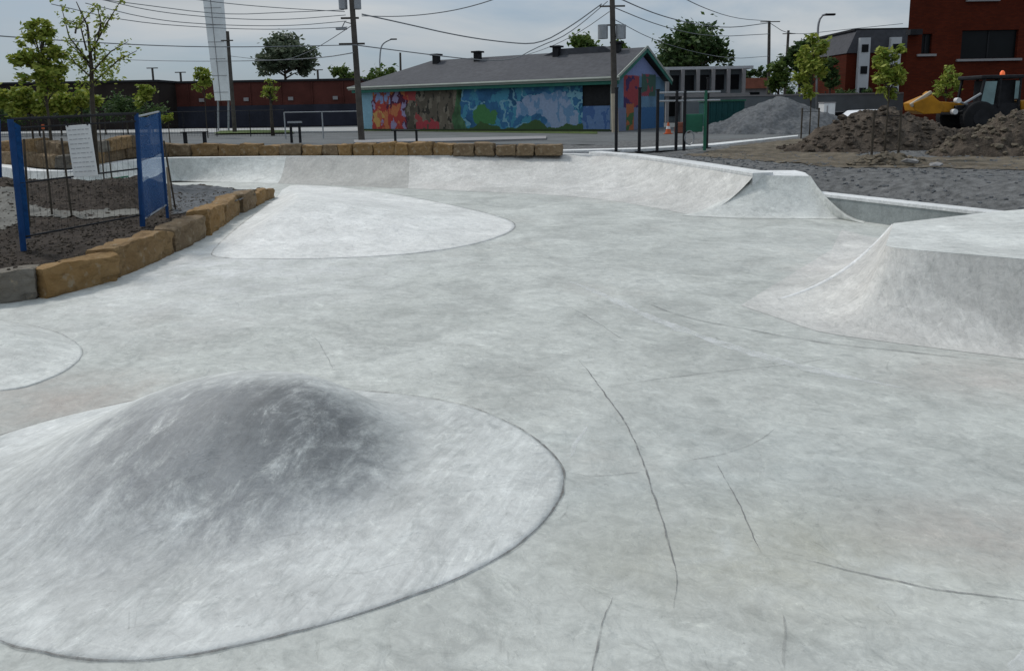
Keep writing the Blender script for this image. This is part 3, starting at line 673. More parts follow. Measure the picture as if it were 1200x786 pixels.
# ------------------------------------------------------------------ trees
def crown_mesh(clumps, n, leaf, rn, flat=.5):
    mb = MB(); tot = sum(c[1]**2 for c in clumps)
    for (c, r) in clumps:
        for _ in range(int(n*r*r/tot)):
            v = Vector((rn.gauss(0, 1), rn.gauss(0, 1), rn.gauss(0, 1))).normalized()*r*(rn.random()**.45+(.6 if rn.random() < .12 else 0))
            v.z *= .85; p = Vector(c)+v; s = leaf*rn.uniform(.6, 1.3)
            a = Vector((rn.uniform(-1, 1), rn.uniform(-1, 1), rn.uniform(-.7, .7))).normalized(); b2 = a.cross(Vector((rn.uniform(-1, 1), rn.uniform(-1, 1), rn.uniform(-1, 1)))).normalized()
            mb.quad(p-a*s, p-b2*s*.5, p+a*s, p+b2*s*.5)
    return mb
def tree(name, label, cat, x, Y, topy, w_px, basez, crown_y, leafm, n, leaf, seed, nclump=16, group=None, trunk_r=.12, z_base=None, sx=1.0, clump_r=.34, bark='bark'):
    rn = random.Random(seed); tp = aty(x, topy, Y); cb = aty(x, crown_y, Y); hw = w_px/2*Y/F_PX
    base = Vector((tp.x, tp.y, basez)); root = empty(name, base); tag(root, label, cat, group)
    z0 = cb.z-basez; z1 = tp.z-basez; cz = (z0+z1)/2; hz = (z1-z0)/2; cl_ = []
    for i in range(nclump):
        v = Vector((rn.gauss(0, 1), rn.gauss(0, 1), rn.gauss(0, 1))).normalized()*rn.uniform(.45, .8)
        cl_.append((Vector((v.x*hw, v.y*hw*.9, cz+v.z*hz)), min(hw, hz)*rn.uniform(clump_r*.7, clump_r*1.25)))
    cl_.append((Vector((0, 0, cz)), min(hw, hz)*.5))
    crown_mesh(cl_, n, leaf, rn).build('crown', leafm, root)
    mb = MB(); mb.tube([(0, 0, -.1), (rn.uniform(-.03, .03), 0, z0*.5), (0, 0, z0+.1*hz), (0, 0, z1*.85)], [trunk_r, trunk_r*.8, trunk_r*.6, trunk_r*.15], 8)
    for (c, r) in cl_[:-1]:
        s = Vector((0, 0, max(z0*.8, min(c.z-.3*hz, cz)))); mid = s.lerp(c, .5)+Vector((0, 0, .06*hz)); mb.tube([s, mid, c], [trunk_r*.4, trunk_r*.22, trunk_r*.07], 5)
    mb.build('trunk', M[bark], root, smooth=True); return root
GT = 'mature trees on the skyline'
tree('broadleaf_tree', 'rounded mature tree rising above the dark red building left of the utility pole', 'tree', 331, 95, 40, 88, GZ, 100, M['leaf_grey'], 3600, .34, 1, 22, GT, .3)
tree('broadleaf_tree', 'small green tree at the left end of the mural building roof', 'tree', 440, 85, 66, 46, GZ, 112, M['leaf_mid'], 1600, .28, 2, 12, GT, .2)
tree('broadleaf_tree', 'low bushy tree just left of the tall utility pole', 'tree', 402, 95, 78, 40, GZ, 112, M['leaf_mid'], 1000, .3, 21, 9, GT, .2)
tree('broadleaf_tree', 'dark tree rising behind the mural building roof beside the transformer pole', 'tree', 692, 75, 38, 112, GZ, 84, M['leaf_mid'], 3600, .3, 3, 20, GT, .3)
tree('broadleaf_tree', 'largest dark round tree on the skyline, right of the gable', 'tree', 810, 90, 22, 100, GZ, 98, M['leaf_dark'], 5200, .34, 4, 26, GT, .35, clump_r=.4)
tree('conifer_tree', 'dark dense conifer between the far poles and the curved street lamp', 'tree', 940, 75, 28, 42, GZ, 118, M['leaf_dark'], 2600, .26, 5, 18, GT, .25)
tree('broadleaf_tree', 'dark bush-like tree against the far pole, left of the conifer', 'tree', 914, 73, 66, 36, GZ, 120, M['leaf_mid'], 1500, .25, 6, 10, GT, .2)
tree('broadleaf_tree', 'dark tree left of the brick apartment block', 'tree', 975, 80, 58, 30, GZ, 112, M['leaf_dark'], 1200, .26, 7, 9, GT, .2)
for i, (x, t, l) in enumerate([(560, 76, 'small tree top showing over the mural roof between two black vents'), (130, 92, 'low dark tree behind the left fence under the cable'), (508, 80, 'leafy tree top just right of the first black roof vent')]):
    tree('broadleaf_tree', l, 'tree', x, 100, t, 34, GZ, 110, M['leaf_mid'], 700, .3, 30+i, 7, GT, .2)
# hedge of cypress on the skyline
for i, x in enumerate((852, 862, 871, 880, 889, 898)):
    tree('cypress_tree', '%s small dark cypress from the left in the row above the terracotta roof' % ORD[i], 'tree', x, 98, 74+(i*7 % 3), 13, GZ, 100, M['leaf_dark'], 500, .22, 40+i, 6, 'cypress row above the terracotta roof', .12)
GY = 'young planted trees'
def young(label, x, Y, topy, w, cy, n, leaf, seed, stakes=True, bz=GZ, nc=14, tr=.035):
    t = tree('young_tree', label, 'tree', x, Y, topy, w, bz, cy, M['leaf_young'], n, leaf, seed, nc*2, GY, tr, clump_r=.25)
    if stakes:
        px = Y/F_PX
        for s, nm in ((-1, 'a'), (1, 'b')):
            st = MB().tube([(s*.36, 0, -.05), (s*.36, 0, 1.35)], .035, 8).build('stake', M['bark'], t)
        MB().tube([(-.36, 0, 1.2), (.36, 0, 1.2)], .012, 6).build('tie', M['black'], t)
    return t
young('bright green young tree tied between two stakes on the brown dirt pile', 1046, 20, 44, 46, 128, 1500, .085, 11)
young('tall loose yellow-green young tree beside the gravel pile and curved street lamp', 955, 32, 28, 46, 122, 1500, .12, 12)
young('small young tree in front of the white pylon legs', 236, 48, 68, 26, 122, 700, .13, 13, False)
young('slender young tree with a pale trunk on the grass verge below the round skyline tree', 315, 50, 88, 22, 124, 380, .12, 14, False, tr=.14)
young('faint sparse young tree against the red brick wall beside the digger', 1112, 36, 72, 34, 122, 420, .12, 15, False)
# left foreground shrubs/trees behind planter
t = tree('young_tree', 'dense yellow-green young tree at the far left above the fence', 'tree', 42, 24, 12, 66, GZ, 128, M['leaf_young'], 2400, .10, 16, 46, GY, .06, clump_r=.2)
tree('shrub', 'wide low yellow-green shrub behind the left end of the fence', 'shrub', 30, 25, 92, 90, GZ, 142, M['leaf_young'], 2600, .10, 17, 26, 'shrubs behind the left fence', .04)
tree('shrub', 'low green shrub under the bare-branched tree', 'shrub', 92, 26, 98, 66, GZ, 138, M['leaf_young'], 1500, .10, 18, 12, 'shrubs behind the left fence', .04)
tree('shrub', 'dark green shrub rising behind the fence between netting and bare tree', 'shrub', 168, 40, 92, 30, GZ, 132, M['leaf_young'], 600, .13, 19, 8, 'shrubs behind the left fence', .04)
tree('shrub', 'small bright shrub just right of the blue netting top', 'shrub', 196, 30, 132, 18, GZ, 146, M['leaf_young'], 300, .09, 20, 6, 'shrubs behind the left fence', .03)
# sparse tree with visible limbs
rn = random.Random(5); Y = 22; b0 = aty(108, 150, Y); root = empty('sparse_tree', (b0.x, b0.y, GZ)); tag(root, 'nearly bare young tree with long upswept limbs against the sky', 'tree', GY)
def P(x, y): q = aty(x, y, Y); return Vector((q.x-b0.x, rn.uniform(-.4, .4), q.z-GZ))
mb = MB(); lv = []
tr_ = [Vector((0, 0, -.1)), P(107, 110), P(106, 80), P(104, 60), P(100, 30), P(88, 2)]
for q in tr_[1:]: q.y *= .3
mb.tube(tr_, [.075, .065, .055, .045, .03, .012], 8)
for s, m_, e in [((106,85),(90,45),(72,6)), ((105,70),(118,45),(122,20)), ((105,68),(128,30),(144,0)), ((107,90),(125,60),(143,48)), ((107,98),(135,70),(162,60)), ((105,60),(95,30),(108,4)), ((95,40),(84,26),(72,22)), ((120,45),(124,28),(112,8)), ((107,95),(90,75),(78,62)), ((106,80),(94,64),(84,50))]:
    a, b1, c = P(*s), P(*m_), P(*e); mb.tube([a, b1, c], [.03, .02, .008], 6)
    for _ in range(26):
        u = rn.uniform(.25, 1.05); q = (a.lerp(b1, u*2) if u < .5 else b1.lerp(c, u*2-1)); lv.append((q+Vector((rn.gauss(0, .08), rn.gauss(0, .1), rn.gauss(0, .08))), .07))
mb.build('trunk', M['bark'], root, smooth=True)
crown_mesh(lv+[(P(112, 78), .5), (P(125, 85), .35), (P(100, 92), .4), (P(92, 70), .3), (P(120, 58), .3)], 1500, .06, rn).build('crown', M['leaf_young'], root)
# ------------------------------------------------------------------ mural building
def mural_colour(u, v, seed=0):
    # u along facade in photo columns 0..300, v 0 bottom..1 top
    du = 14*fbm((u*.03, v*1.2, 2)); dv = .25*fbm((u*.04, v*1.5, 8)); U = u+du; V = v+dv; f = fbm((u*.12, v*3, 4)); g = fbm((u*.05, v*2, 11)); h = fbm((u*.25, v*5, 7))
    lb = Vector((.19, .38, .48)); 
    if U < 16: c = lb*(1+.1*f)
    elif U < 70:
        c = Vector((.42, .035, .025)) if g > -.08 else Vector((.10, .02, .05))
        if f > .22: c = Vector((.55, .16, .04))
        if f < -.3: c = Vector((.30, .25, .42))
        if V > .75 and 22 < u < 44: c = Vector((.22, .30, .55)) if h > -.1 else Vector((.35, .07, .05))
        if abs(U-30)/14 + abs(V-.3)/.28 < 1: c = Vector((.55, .30, .06)) if f > -.1 else Vector((.5, .12, .04))
    elif U < 140:
        c = Vector((.13, .105, .075))*(1+.5*g)
        if f > .2: c = Vector((.22, .18, .13))
        if h < -.35: c = Vector((.05, .045, .035))
        if U < 86 and g > .0: c = Vector((.38, .05, .05))
        if V < .28 and 78 < u < 108 and f > -.1: c = Vector((.42, .035, .05))
        if U > 126: c = Vector((.06, .14, .06))*(1+f)
    elif U < 270:
        c = Vector((.022, .14, .31))*(1+.5*g)
        if f > .12: c = Vector((.04, .26, .40))
        if abs(math.sin(U*.09+3*V+2*g)) < .2: c = Vector((.16, .38, .50))
        for (cx, cy, rr) in ((164, .3, .24), (176, .35, .16)):
            if math.hypot((U-cx)/42, V-cy) < rr: c = Vector((.06, .22, .07))
        for (cx, cy, rx, ry) in ((222, .62, 20, .3), (238, .45, 17, .38), (250, .3, 14, .22), (226, .78, 12, .16)):
            if math.hypot((U-cx)/rx, (V-cy)/ry) < 1: c = Vector((.26, .34, .52)) if f > -.12 else Vector((.12, .26, .46))
        if V < .16: c = Vector((.06, .12, .04))
    else: c = Vector((.11, .21, .42)) if f > -.1 else Vector((.05, .13, .34))
    if v < .045: c = Vector((.05, .07, .03))
    return c
def painted_wall(W, H, nx, ny, colf, name, m, parent, hole=None, topf=None):
    mb = MB(); cols = []
    for j in range(ny):
        for i in range(nx):
            x0, x1 = W*i/nx, W*(i+1)/nx
            if hole and hole[0] < (x0+x1)/2 < hole[1] and hole[2] < H*(j+.5)/ny < hole[3]: continue
            h0 = topf(x0) if topf else H; h1 = topf(x1) if topf else H
            mb.quad((x0, 0, h0*j/ny), (x1, 0, h1*j/ny), (x1, 0, h1*(j+1)/ny), (x0, 0, h0*(j+1)/ny))
            c = colf((i+.5)/nx, ((topf((x0+x1)/2)/H if topf else 1)*(j+.5)/ny)); g_ = (c[0]+c[1]+c[2])/3; c = [x*.82+g_*.18*.9 for x in c]; cols += [c]*4
    o = mb.build(name, m, parent); at_ = o.data.color_attributes.new('Col', 'FLOAT_COLOR', 'CORNER')
    for k, c in enumerate(cols): at_.data[k].color = (max(0, c[0]), max(0, c[1]), max(0, c[2]), 1)
    return o
Lp = at(422, 151.5, GZ); Lp = Vector((Lp.x, Lp.y, GZ)); ang0 = 0
YL, YR = 59, 47.0
PL = aty(422, 140, YL); PR = aty(721, 140, YR); PL.z = PR.z = GZ-.02
dv_ = PR-PL; BL = dv_.length; ang = math.atan2(dv_.y, dv_.x); BW = 8.2; EH = 3.25; RH = 5.25
bd = empty('mural_building', PL, ang); tag(bd, 'long low hall with grey shingle roof and colourful painted mural wall', 'building')
uv = lambda a, v: mural_colour(a*300, v)
win = (BL*.895, BL*.985, EH*.50, EH*.93)
painted_wall(BL, EH-.32, 420, 60, uv, 'wall', M['mural'], bd, hole=win)
mb = MB(); mb.box(((win[0]+win[1])/2, .12, (win[2]+win[3])/2-.05), (win[1]-win[0]+.1, .06, win[3]-win[2]+.2)); wo = mb.build('window', M['black'], bd)
mb = MB(); mb.slab([(0.002, .2), (BL-.002, .2), (BL-.01, BW-.01), (0.002, BW-.01)], 0, EH-.05); mb.build('rear_walls', M['greywall'], bd)
def gcol(a, v):
    f = fbm((a*6, v*4, 1)); g = fbm((a*3, v*3, 6))
    c = Vector((.10, .22, .34))*(1+.3*f)
    if v > .72: c = Vector((.20, .26, .50))
    if .15 < a < .45 and .3 < v < .72: c = Vector((.36, .04, .05)) if g > 0 else Vector((.07, .03, .12))
    if .5 < a < .8 and .45 < v < .75: c = Vector((.30, .05, .07)) if f > 0 else Vector((.05, .12, .09))
    if v < .3: c = Vector((.03, .14, .32)) if a > .5 else Vector((.16, .20, .32))
    if .2 < a < .35 and v < .35: c = Vector((.45, .12, .03)) if f > -.1 else Vector((.07, .16, .05))
    return c
ge = empty('tmp', (0, 0, 0)); bpy.data.objects.remove(ge)
topf = lambda x: EH-.1+(RH-.35-EH+.1)*(1-abs(x/BW*2-1))
gw = painted_wall(BW, RH-.35, 80, 60, gcol, 'gable_wall', M['mural'], bd, topf=topf); gw.location = (BL, 0, 0); gw.rotation_euler = (0, 0, PI/2)
# roof
OV = .55; hipx = 4.2
mb = MB()
e = [(-OV, -OV, EH), (BL+OV*.6, -OV, EH), (BL+OV*.6, BW+OV, EH), (-OV, BW+OV, EH)]; rdg = [(hipx, BW/2, RH), (BL+OV*.6, BW/2, RH)]
th = .14
for z in (0, th):
    for q in e+rdg: mb.v.append(Vector((q[0], q[1], q[2]+z)))
mb.f += [(6, 7, 11, 10), (8, 9, 10, 11), (9, 6, 10), (0, 4, 5, 1), (2, 5, 4, 3), (3, 4, 0), (1, 5, 11, 7), (5, 2, 8, 11), (0, 1, 7, 6), (2, 3, 9, 8), (3, 0, 6, 9)]
rf = mb.build('roof', M['shingle'], bd)
mb = MB(); mb.box((BL/2, -OV-.03, EH+.02), (BL+2*OV, .05, .26)); mb.build('fascia', M['fascia'], bd)
mb = MB(); mb.box((BL/2, -OV/2+.02, EH-.22), (BL+OV, .46, .22)); mb.build('soffit', M['green'], bd)
def barge(y0, y1):
    pa = Vector((BL+OV*.6+.05, y0, EH+.02)); pb = Vector((BL+OV*.6+.05, y1, RH+.12)); dd = pb-pa; a = math.atan2(dd.z, dd.y)
    m_ = MB(); m_.box((pa+pb)/2+Vector((0, 0, .04)), (.07, dd.length, .16), Matrix.Rotation(a, 3, 'X')); m_.build('barge_board', M['fascia'], bd)
    m_ = MB(); m_.box((pa+pb)/2-Vector((.02, 0, .18)), (.06, dd.length-.1, .24), Matrix.Rotation(a, 3, 'X')); m_.build('barge_trim', M['green'], bd)
MB().tube([(BL-.25, -.08, .1), (BL-.25, -.08, EH-.3)], .06, 8).build('downpipe', M['fascia'], bd)
MB().tube([(-OV, -OV-.1, EH+.05), (BL+OV, -OV-.1, EH+.05)], .07, 8).build('gutter', M['fascia'], bd)
barge(-OV, BW/2); barge(BW+OV, BW/2)
for x in (BL*.23, BL*.41, BL*.72, BL*.93):
    yy = BW/2-.6; zz = EH+(RH-EH)*((yy+OV)/(BW/2+OV))
    v = MB().box((x, yy, zz+.35), (.45, .45, .7)).build('roof_vent', M['black'], bd); MB().box((x, yy, zz+.76), (.72, .72, .12)).build('vent_cap', M['black'], v)
MB().prism([(BL*.8-3, RH-.1), (BL*.8+2.6, RH-.1), (BL*.8+1.8, RH+.35), (BL*.8-1.6, RH+.35)], BW/2-.5, BW/2+1.6).build('roof_box', M['shingle'], bd)
# ------------------------------------------------------------------ left dark red building, long
def blk(name, label, cat, x0, x1, Y, ytop, mat_, depth=8, basez=GZ, group=None):
    a = aty(x0, 140, Y); b2 = aty(x1, 140, Y); t = aty((x0+x1)/2, ytop, Y); root = empty(name, (a.x, Y, basez)); tag(root, label, cat, group)
    W = b2.x-a.x; H = t.z-basez; MB().box((W/2, depth/2, H/2-.01), (W, depth, H)).build('wall', mat_, root); return root, W, H, depth
r_, W, H, D = blk('warehouse', 'long low dark red building with a dark blue lower band behind the left street', 'building', 190, 424, 78, 96, M['redclad'])
MB().box((W/2, -.06, 1.15), (W-.1, .1, 2.2)).build('lower_band', M['darkwall'], r_)
MB().box((W/2, D/2, H+.08), (W+.3, D+.3, .22)).build('roof_edge', M['black'], r_)
for k in range(9): MB().box((2+k*W/9, -.09, H*.62), (.5, .1, .35)).build('wall_lamp', M['sill'], r_) if k % 2 else None
for k in range(6): MB().box((3+k*W/6.5, -.08, H/2+1.1), (.10, .08, H-2.4)).build('pilaster', M['redclad'], r_)
r_, W, H, D = blk('warehouse', 'very dark low building at the far left behind shrubs and fence', 'building', -60, 188, 74, 98, M['brownwall'])
MB().box((W/2, D/2, H+.08), (W+.3, D+.3, .2)).build('roof_edge', M['black'], r_)
for k in range(7): MB().box((2+k*W/7.2, -.05, H*.55), (1.4, .08, 1.2)).build('window', M['glass'], r_)
# skyline rooftop bits
for i, (x, y0, y1) in enumerate([(180, 80, 97), (203, 84, 97), (362, 80, 96)]):
    a = aty(x, y1, 82); t = aty(x, y0, 82); mb = MB(); mb.tube([(0, 0, -6), (0, 0, t.z-a.z)], .12, 6); mb.box((0, 0, t.z-a.z), (1.2, .1, .1)); tag(mb.build('utility_pole', M['wood'], loc=(a.x, 82+2*i, a.z)), ['short distant utility pole above the very dark left building', 'short distant utility pole left of the small young tree', 'thin distant pole at the right side of the round skyline tree'][i], 'utility pole', 'distant utility poles')
# ------------------------------------------------------------------ right side buildings
# big red brick
bx = aty(1057, 140, 44); root = empty('brick_building', (bx.x, 44, GZ)); tag(root, 'tall dark red brick building filling the upper right corner', 'building')
BWd, BHt = 22, 13.0
pa = aty(1128, 36, 44); pb = aty(1191, 68, 44); wx0 = pa.x-bx.x; wx1 = pb.x-bx.x; wz1 = pa.z-GZ; wz0 = pb.z-GZ
qa = aty(1081, 40, 44); qb = aty(1091, 63, 44); vx0 = qa.x-bx.x; vx1 = qb.x-bx.x; vz1 = qa.z-GZ; vz0 = qb.z-GZ
holes = [(wx0, wx1, wz0, wz1), (vx0, vx1, vz0, vz1), (wx0+.3, wx0+1.7, wz1+1.75, wz1+3.2), (wx0+5, wx1+5, wz0, wz1)]
xsx = sorted({0, BWd, *[h[0] for h in holes], *[h[1] for h in holes]}); zsz = sorted({0, BHt, *[h[2] for h in holes], *[h[3] for h in holes]})
mb = MB()
for a, b2 in zip(xsx, xsx[1:]):
    for c, d2 in zip(zsz, zsz[1:]):
        mx, mz = (a+b2)/2, (c+d2)/2
        if not any(h[0] < mx < h[1] and h[2] < mz < h[3] for h in holes): mb.quad((a, 0, c), (b2, 0, c), (b2, 0, d2), (a, 0, d2))
for h in holes:
    mb.quad((h[0], 0, h[2]), (h[0], .25, h[2]), (h[0], .25, h[3]), (h[0], 0, h[3])); mb.quad((h[1], 0, h[2]), (h[1], 0, h[3]), (h[1], .25, h[3]), (h[1], .25, h[2])); mb.quad((h[0], 0, h[3]), (h[0], .25, h[3]), (h[1], .25, h[3]), (h[1], 0, h[3]))
mb.quad((0, 0, 0), (0, 0, BHt), (8, 14, BHt), (8, 14, 0)); mb.quad((BWd, 0, 0), (BWd, 14, 0), (BWd, 14, BHt), (BWd, 0, BHt)); mb.quad((8, 14, 0), (8, 14, BHt), (BWd, 14, BHt), (BWd, 14, 0)); mb.quad((0, 0, BHt), (BWd, 0, BHt), (BWd, 14, BHt), (8, 14, BHt))
mb.build('wall', M['brick'], root)
for h in holes:
    w = MB().box(((h[0]+h[1])/2, .2, (h[2]+h[3])/2), (h[1]-h[0]-.01, .04, h[3]-h[2]-.01)).build('window', M['glass'], root)
    MB().box(((h[0]+h[1])/2, -.04, h[2]-.09), (h[1]-h[0]+.5, .22, .13)).build('sill', M['sill'], w)
    fr = MB(); fr.box(((h[0]+h[1])/2, .16, (h[2]+h[3])/2), (.07, .05, h[3]-h[2]-.02)); fr.build('frame', M['black'], w)
    fr.box((h[0]+.05, .16, (h[2]+h[3])/2), (.07, .05, h[3]-h[2]-.02))
MB().slab([(-.1, -.15), (BWd+.1, -.15), (BWd+.1, 14.1), (7.95, 14.1)], BHt+.003, BHt+.25).build('parapet', M['sill'], root)
q = aty(1072, 38, 43.7); lp = MB().box((q.x-bx.x, -.25, q.z-GZ), (.7, .5, .3)).build('wall_lamp', M['black'], root)
# apartment
r_, W, H, D = blk('apartment_building', 'distant three-storey apartment block with grey mansard roof and white balcony column', 'building', 988, 1075, 82, 62, M['brick'], 10)
tz_ = aty(1000, 36, 82).z-GZ
mb = MB(); mb.prism([(-.1, H), (W+.1, H), (W-.2, tz_), (.9, tz_)], -.15, D+.15); mb.build('mansard', M['shingle'], r_)
MB().box((W/2+.3, D/2, tz_+.1), (W-.8, D, .2)).build('roof_edge', M['black'], r_)
for k, xa in enumerate((1000, 1036)):
    x0 = aty(xa, 70, 82).x-aty(988, 70, 82).x; bc = MB().box((x0+.55, -.35, tz_*.46), (1.15, .5, tz_*.9)).build('balcony_column', M['whitew'], r_)
    for zz in (.25, .5, .75): MB().box((x0+.55, -.63, tz_*zz+.35), (.7, .08, .8)).build('opening', M['glass'], bc)
for zz in (H*.3, H*.62): MB().box((3.6, -.04, zz), (.9, .08, 1.0)).build('window', M['glass'], r_)
# grey wall and dark hedge band
r_, W, H, D = blk('boundary_wall', 'long grey boundary wall behind the gravel pile and parked car', 'wall', 800, 1075, 62, 112, M['greywall'], .3)
MB().box((W/2, D/2, H+.05), (W, D+.1, .12)).build('coping', M['sill'], r_)
def hedge(label, x0, x1, Y, y0, y1, n, seed, lm='leaf_dark'):
    rn = random.Random(seed); a = aty(x0, y1, Y); b2 = aty(x1, y0, Y); cl_ = []; root = empty('hedge', ((a.x+b2.x)/2, Y, GZ)); W = b2.x-a.x
    h1 = b2.z-GZ; h0 = max(.4, a.z-GZ); k = max(8, int(W/1.2))
    for i in range(k*2): r = rn.uniform(.5, .8)*(h1-h0)/1.6; cl_.append((Vector((rn.uniform(-.5, .5)*W, rn.uniform(-.6, .6), rn.uniform(h0+r*.6, h1-r*.7))), r))
    crown_mesh(cl_, n, .16, rn).build('crown', M[lm], root)
    [MB().tube([(-W/2+(i+.5)*W/8, 0, -.05), (-W/2+(i+.5)*W/8, 0, h0+.6)], .06, 5).build('stem', M['bark'], root) for i in range(8)]
    return tag(root, label, 'hedge')
hedge('dark clipped hedge above the grey boundary wall under the apartment block', 925, 1060, 66, 103, 116, 2600, 1)
hedge('dark hedge in front of the very dark far left building', -20, 185, 60, 112, 146, 4200, 2)
hedge('dark green hedge behind the row of cypresses and terracotta roof', 845, 925, 95, 84, 112, 2000, 3)
# white house with pillars
r_, W, H, D = blk('house', 'pale two-storey house with flat roof and slim pillars behind the gable', 'house', 772, 872, 68, 82, M['greywall'], 7)
MB().box((W/2, 2.6, H+.12), (W+.8, 7, .25)).build('roof', M['whitew'], r_)
MB().box((W/2, -.7, H*.52), (W, 1.4, .2)).build('balcony', M['sill'], r_)
for k in range(6): MB().box((.5+k*(W-1)/5, -1.1, H/2), (.28, .28, H)).build('pillar', M['sill'], r_)
for k in range(5):
    for zz in (H*.26, H*.76): MB().box((1.3+k*(W-1)/5, -.04, zz), (.9, .1, 1.3)).build('window', M['glass'], r_)
r_, W, H, D = blk('house', 'low house with a terracotta roof left of the far pole', 'house', 860, 905, 84, 104, M['sill'], 6)
mb = MB(); mb.prism([(-.4, H), (W+.4, H), (W-.6, H+1.15), (.6, H+1.15)], -.4, D); mb.build('roof', M['terra'], r_); MB().box((W/2, -.04, H*.75), (1.2, .08, .8)).build('window', M['glass'], r_)
r_, W, H, D = blk('container', 'teal container with a darker lid right of the playground posts', 'container', 828, 872, 54, 119, M['teal'], 2.2)
MB().box((W/2, D/2, H+.06), (W+.15, D+.15, .12)).build('lid', M['greenp'], r_); [MB().box((.3+k*(W-.6)/5, -.04, H/2), (.08, .08, H-.1)).build('rib', M['teal'], r_) for k in range(6)]
# climbing frame: dark posts
GP = 'dark playground posts by the gable'
for i, (x, yt, yb, l) in enumerate([(722, 104, 179, 'leftmost dark post, in line with the utility pole'), (749, 104, 178.5, 'dark post in front of the gable mural'), (770, 106, 178, 'dark post at the right corner of the gable'), (828, 92, 174, 'tallest dark post at the right end of the frame row')]):
    b0 = G(x, yb); t = aty(x, yt, b0.y); h = t.z-GZ
    o = empty('post', (b0.x, b0.y, GZ)); tag(o, l, 'post', GP); MB().tube([(0, 0, -.05), (0, 0, h)], .055, 8).build('shaft', M['black'], o); MB().tube([(0, 0, h), (0, 0, h+.04)], .075, 8).build('cap', M['black'], o); MB().box((0, 0, .02), (.25, .25, .03)).build('base_plate', M['black'], o)
b0 = G(792, 177); fr = empty('climbing_frame', (b0.x, b0.y, GZ)); tag(fr, 'tall green and grey climbing frame with twin posts and round platform panels', 'play frame')
for s in (0, .28, 1.0): MB().tube([(s, 0, 0), (s, 0, 2.05)], .055, 8).build('post', M['black'] if s < .5 else M['greenp'], fr)
MB().tube([(-.6, 0, 2.0), (1.5, 0, 2.0)], .035, 8).build('top_rail', M['galv'], fr)
MB().tube([(-.6, 0, 1.72), (1.5, 0, 1.72)], .03, 8).build('rail', M['galv'], fr)
mb = MB(); mb.box((.62, .05, .95), (.62, .05, .62)); mb.build('panel', M['greenp'], fr, bevel=.02)
mb = MB(); mb.tube([(.45+.16*math.cos(a*PI/8), -.06, .45+.24*math.sin(a*PI/8)) for a in range(17)], .022, 6); mb.build('ring', M['galv'], fr)
# orange cone
b0 = G(783, 157); c = empty('traffic_cone', (b0.x, b0.y, GZ)); tag(c, 'orange traffic cone with a white band below the gable end', 'traffic cone')
c.scale = (.85, .85, .85)
MB().tube([(0, 0, .04), (0, 0, .75)], [.2, .05], 16).build('cone', M['orange'], c, smooth='auto'); MB().box((0, 0, .02), (.5, .5, .04)).build('foot', M['orange'], c); MB().tube([(0, 0, .32), (0, 0, .5)], [.147, .112], 16).build('band', M['whitep'], c)
b0 = G(793, 156); o = MB(); o.slab([(-.4, -.25), (.4, -.25), (.4, .25), (-.4, .25)], 0, .35); o.slab([(-.3, -.2), (.25, -.2), (.25, .2), (-.3, .2)], .351, .6); tag(o.build('barrier', M['terra'], loc=(b0.x+.3, b0.y, GZ), bevel=.04), 'low dark red stepped block beside the orange cone', 'barrier')
# ------------------------------------------------------------------ utility poles
def pole(name, label, base, top, r, m='wood', cat='utility pole', group='utility poles', arm=None):
    o = empty(name, base); tag(o, label, cat, group); t = Vector(top)-Vector(base); MB().tube([(0, 0, -.1), t], [r, r*.72], 10).build('shaft', M[m], o)
    return o, t
b1 = G(424, 166, GZ-.02); t1 = aty(408, -60, b1.y-.5)
o, t = pole('utility_pole', 'tall leaning wooden utility pole with transformers at the left end of the mural building', b1, t1, .17)
def armat(o, b0, x, y, w, mt='wood', s=.09):
    q = aty(x, y, b0.y)-Vector(b0); return MB().box(q+Vector((0, -.16, 0)), (w, s, s)).build('cross_arm', M[mt], o), q
for y, w in ((22, .9), (52, 1.3), (-8, 1.6)): armat(o, b1, 409+y*.08, y, w)
for x in (403, 419): q = aty(x, 1, b1.y)-b1; MB().tube([q+Vector((0, -.25, -.45)), q+Vector((0, -.25, .4))], .22, 14).build('transformer', M['galv'], o, smooth='auto')
q = aty(400, 34, b1.y)-b1; MB().tube([aty(412, 28, b1.y)-b1, aty(404, 26, b1.y)-b1, q], .03, 6).build('lamp_arm', M['galv'], o); MB().box(q, (.55, .2, .12)).build('lamp_head', M['galv'], o, bevel=.03)
b2_ = G(721, 156.5, GZ-.02); b2_ = Vector((b2_.x, 45.5, GZ-.02)); b2_.x = aty(721, 150, 45.5).x; t2 = aty(716.5, -40, 45.3)
o, t = pole('utility_pole', 'tall wooden utility pole with twin grey transformers at the gable corner', b2_, t2, .2, 'tan')
o.children[0].data.materials[0] = M['wood']
MB().tube([(0, 0, 0), Vector((0, 0, 0))+(t)*.24], [.215, .20], 10).build('sleeve', M['tan'], o)
for x in (706, 727): q = aty(x, 37, 45.5)-b2_; MB().tube([q+Vector((0, -.2, -.45)), q+Vector((0, -.2, .35))], .3, 14).build('transformer', M['galv'], o, smooth='auto')
for y, w in ((8, 1.5), (30, .9)): armat(o, b2_, 717+y*.02, y, w)
b3 = aty(275, 153, 58); b3.z = GZ-.02; o, t = pole('utility_pole', 'thin dark wooden pole just right of the white pylon', b3, aty(266.5, 37, 58), .17)
armat(o, b3, 267, 48, .9)
b4 = aty(901, 118, 78); b4.z = GZ-.02; o, t = pole('utility_pole', 'pale far pole rising left of the dark conifer, with a short cross arm', b4, aty(901.5, 25, 78), .2); armat(o, b4, 902, 26, 2.0)
b5 = aty(919, 118, 84); b5.z = GZ-.02; o, t = pole('utility_pole', 'second far pole half hidden by the conifer', b5, aty(924, 36, 84), .19); armat(o, b5, 924, 40, 1.4)
b6 = aty(484, 100, 110); b6.z = GZ-.02
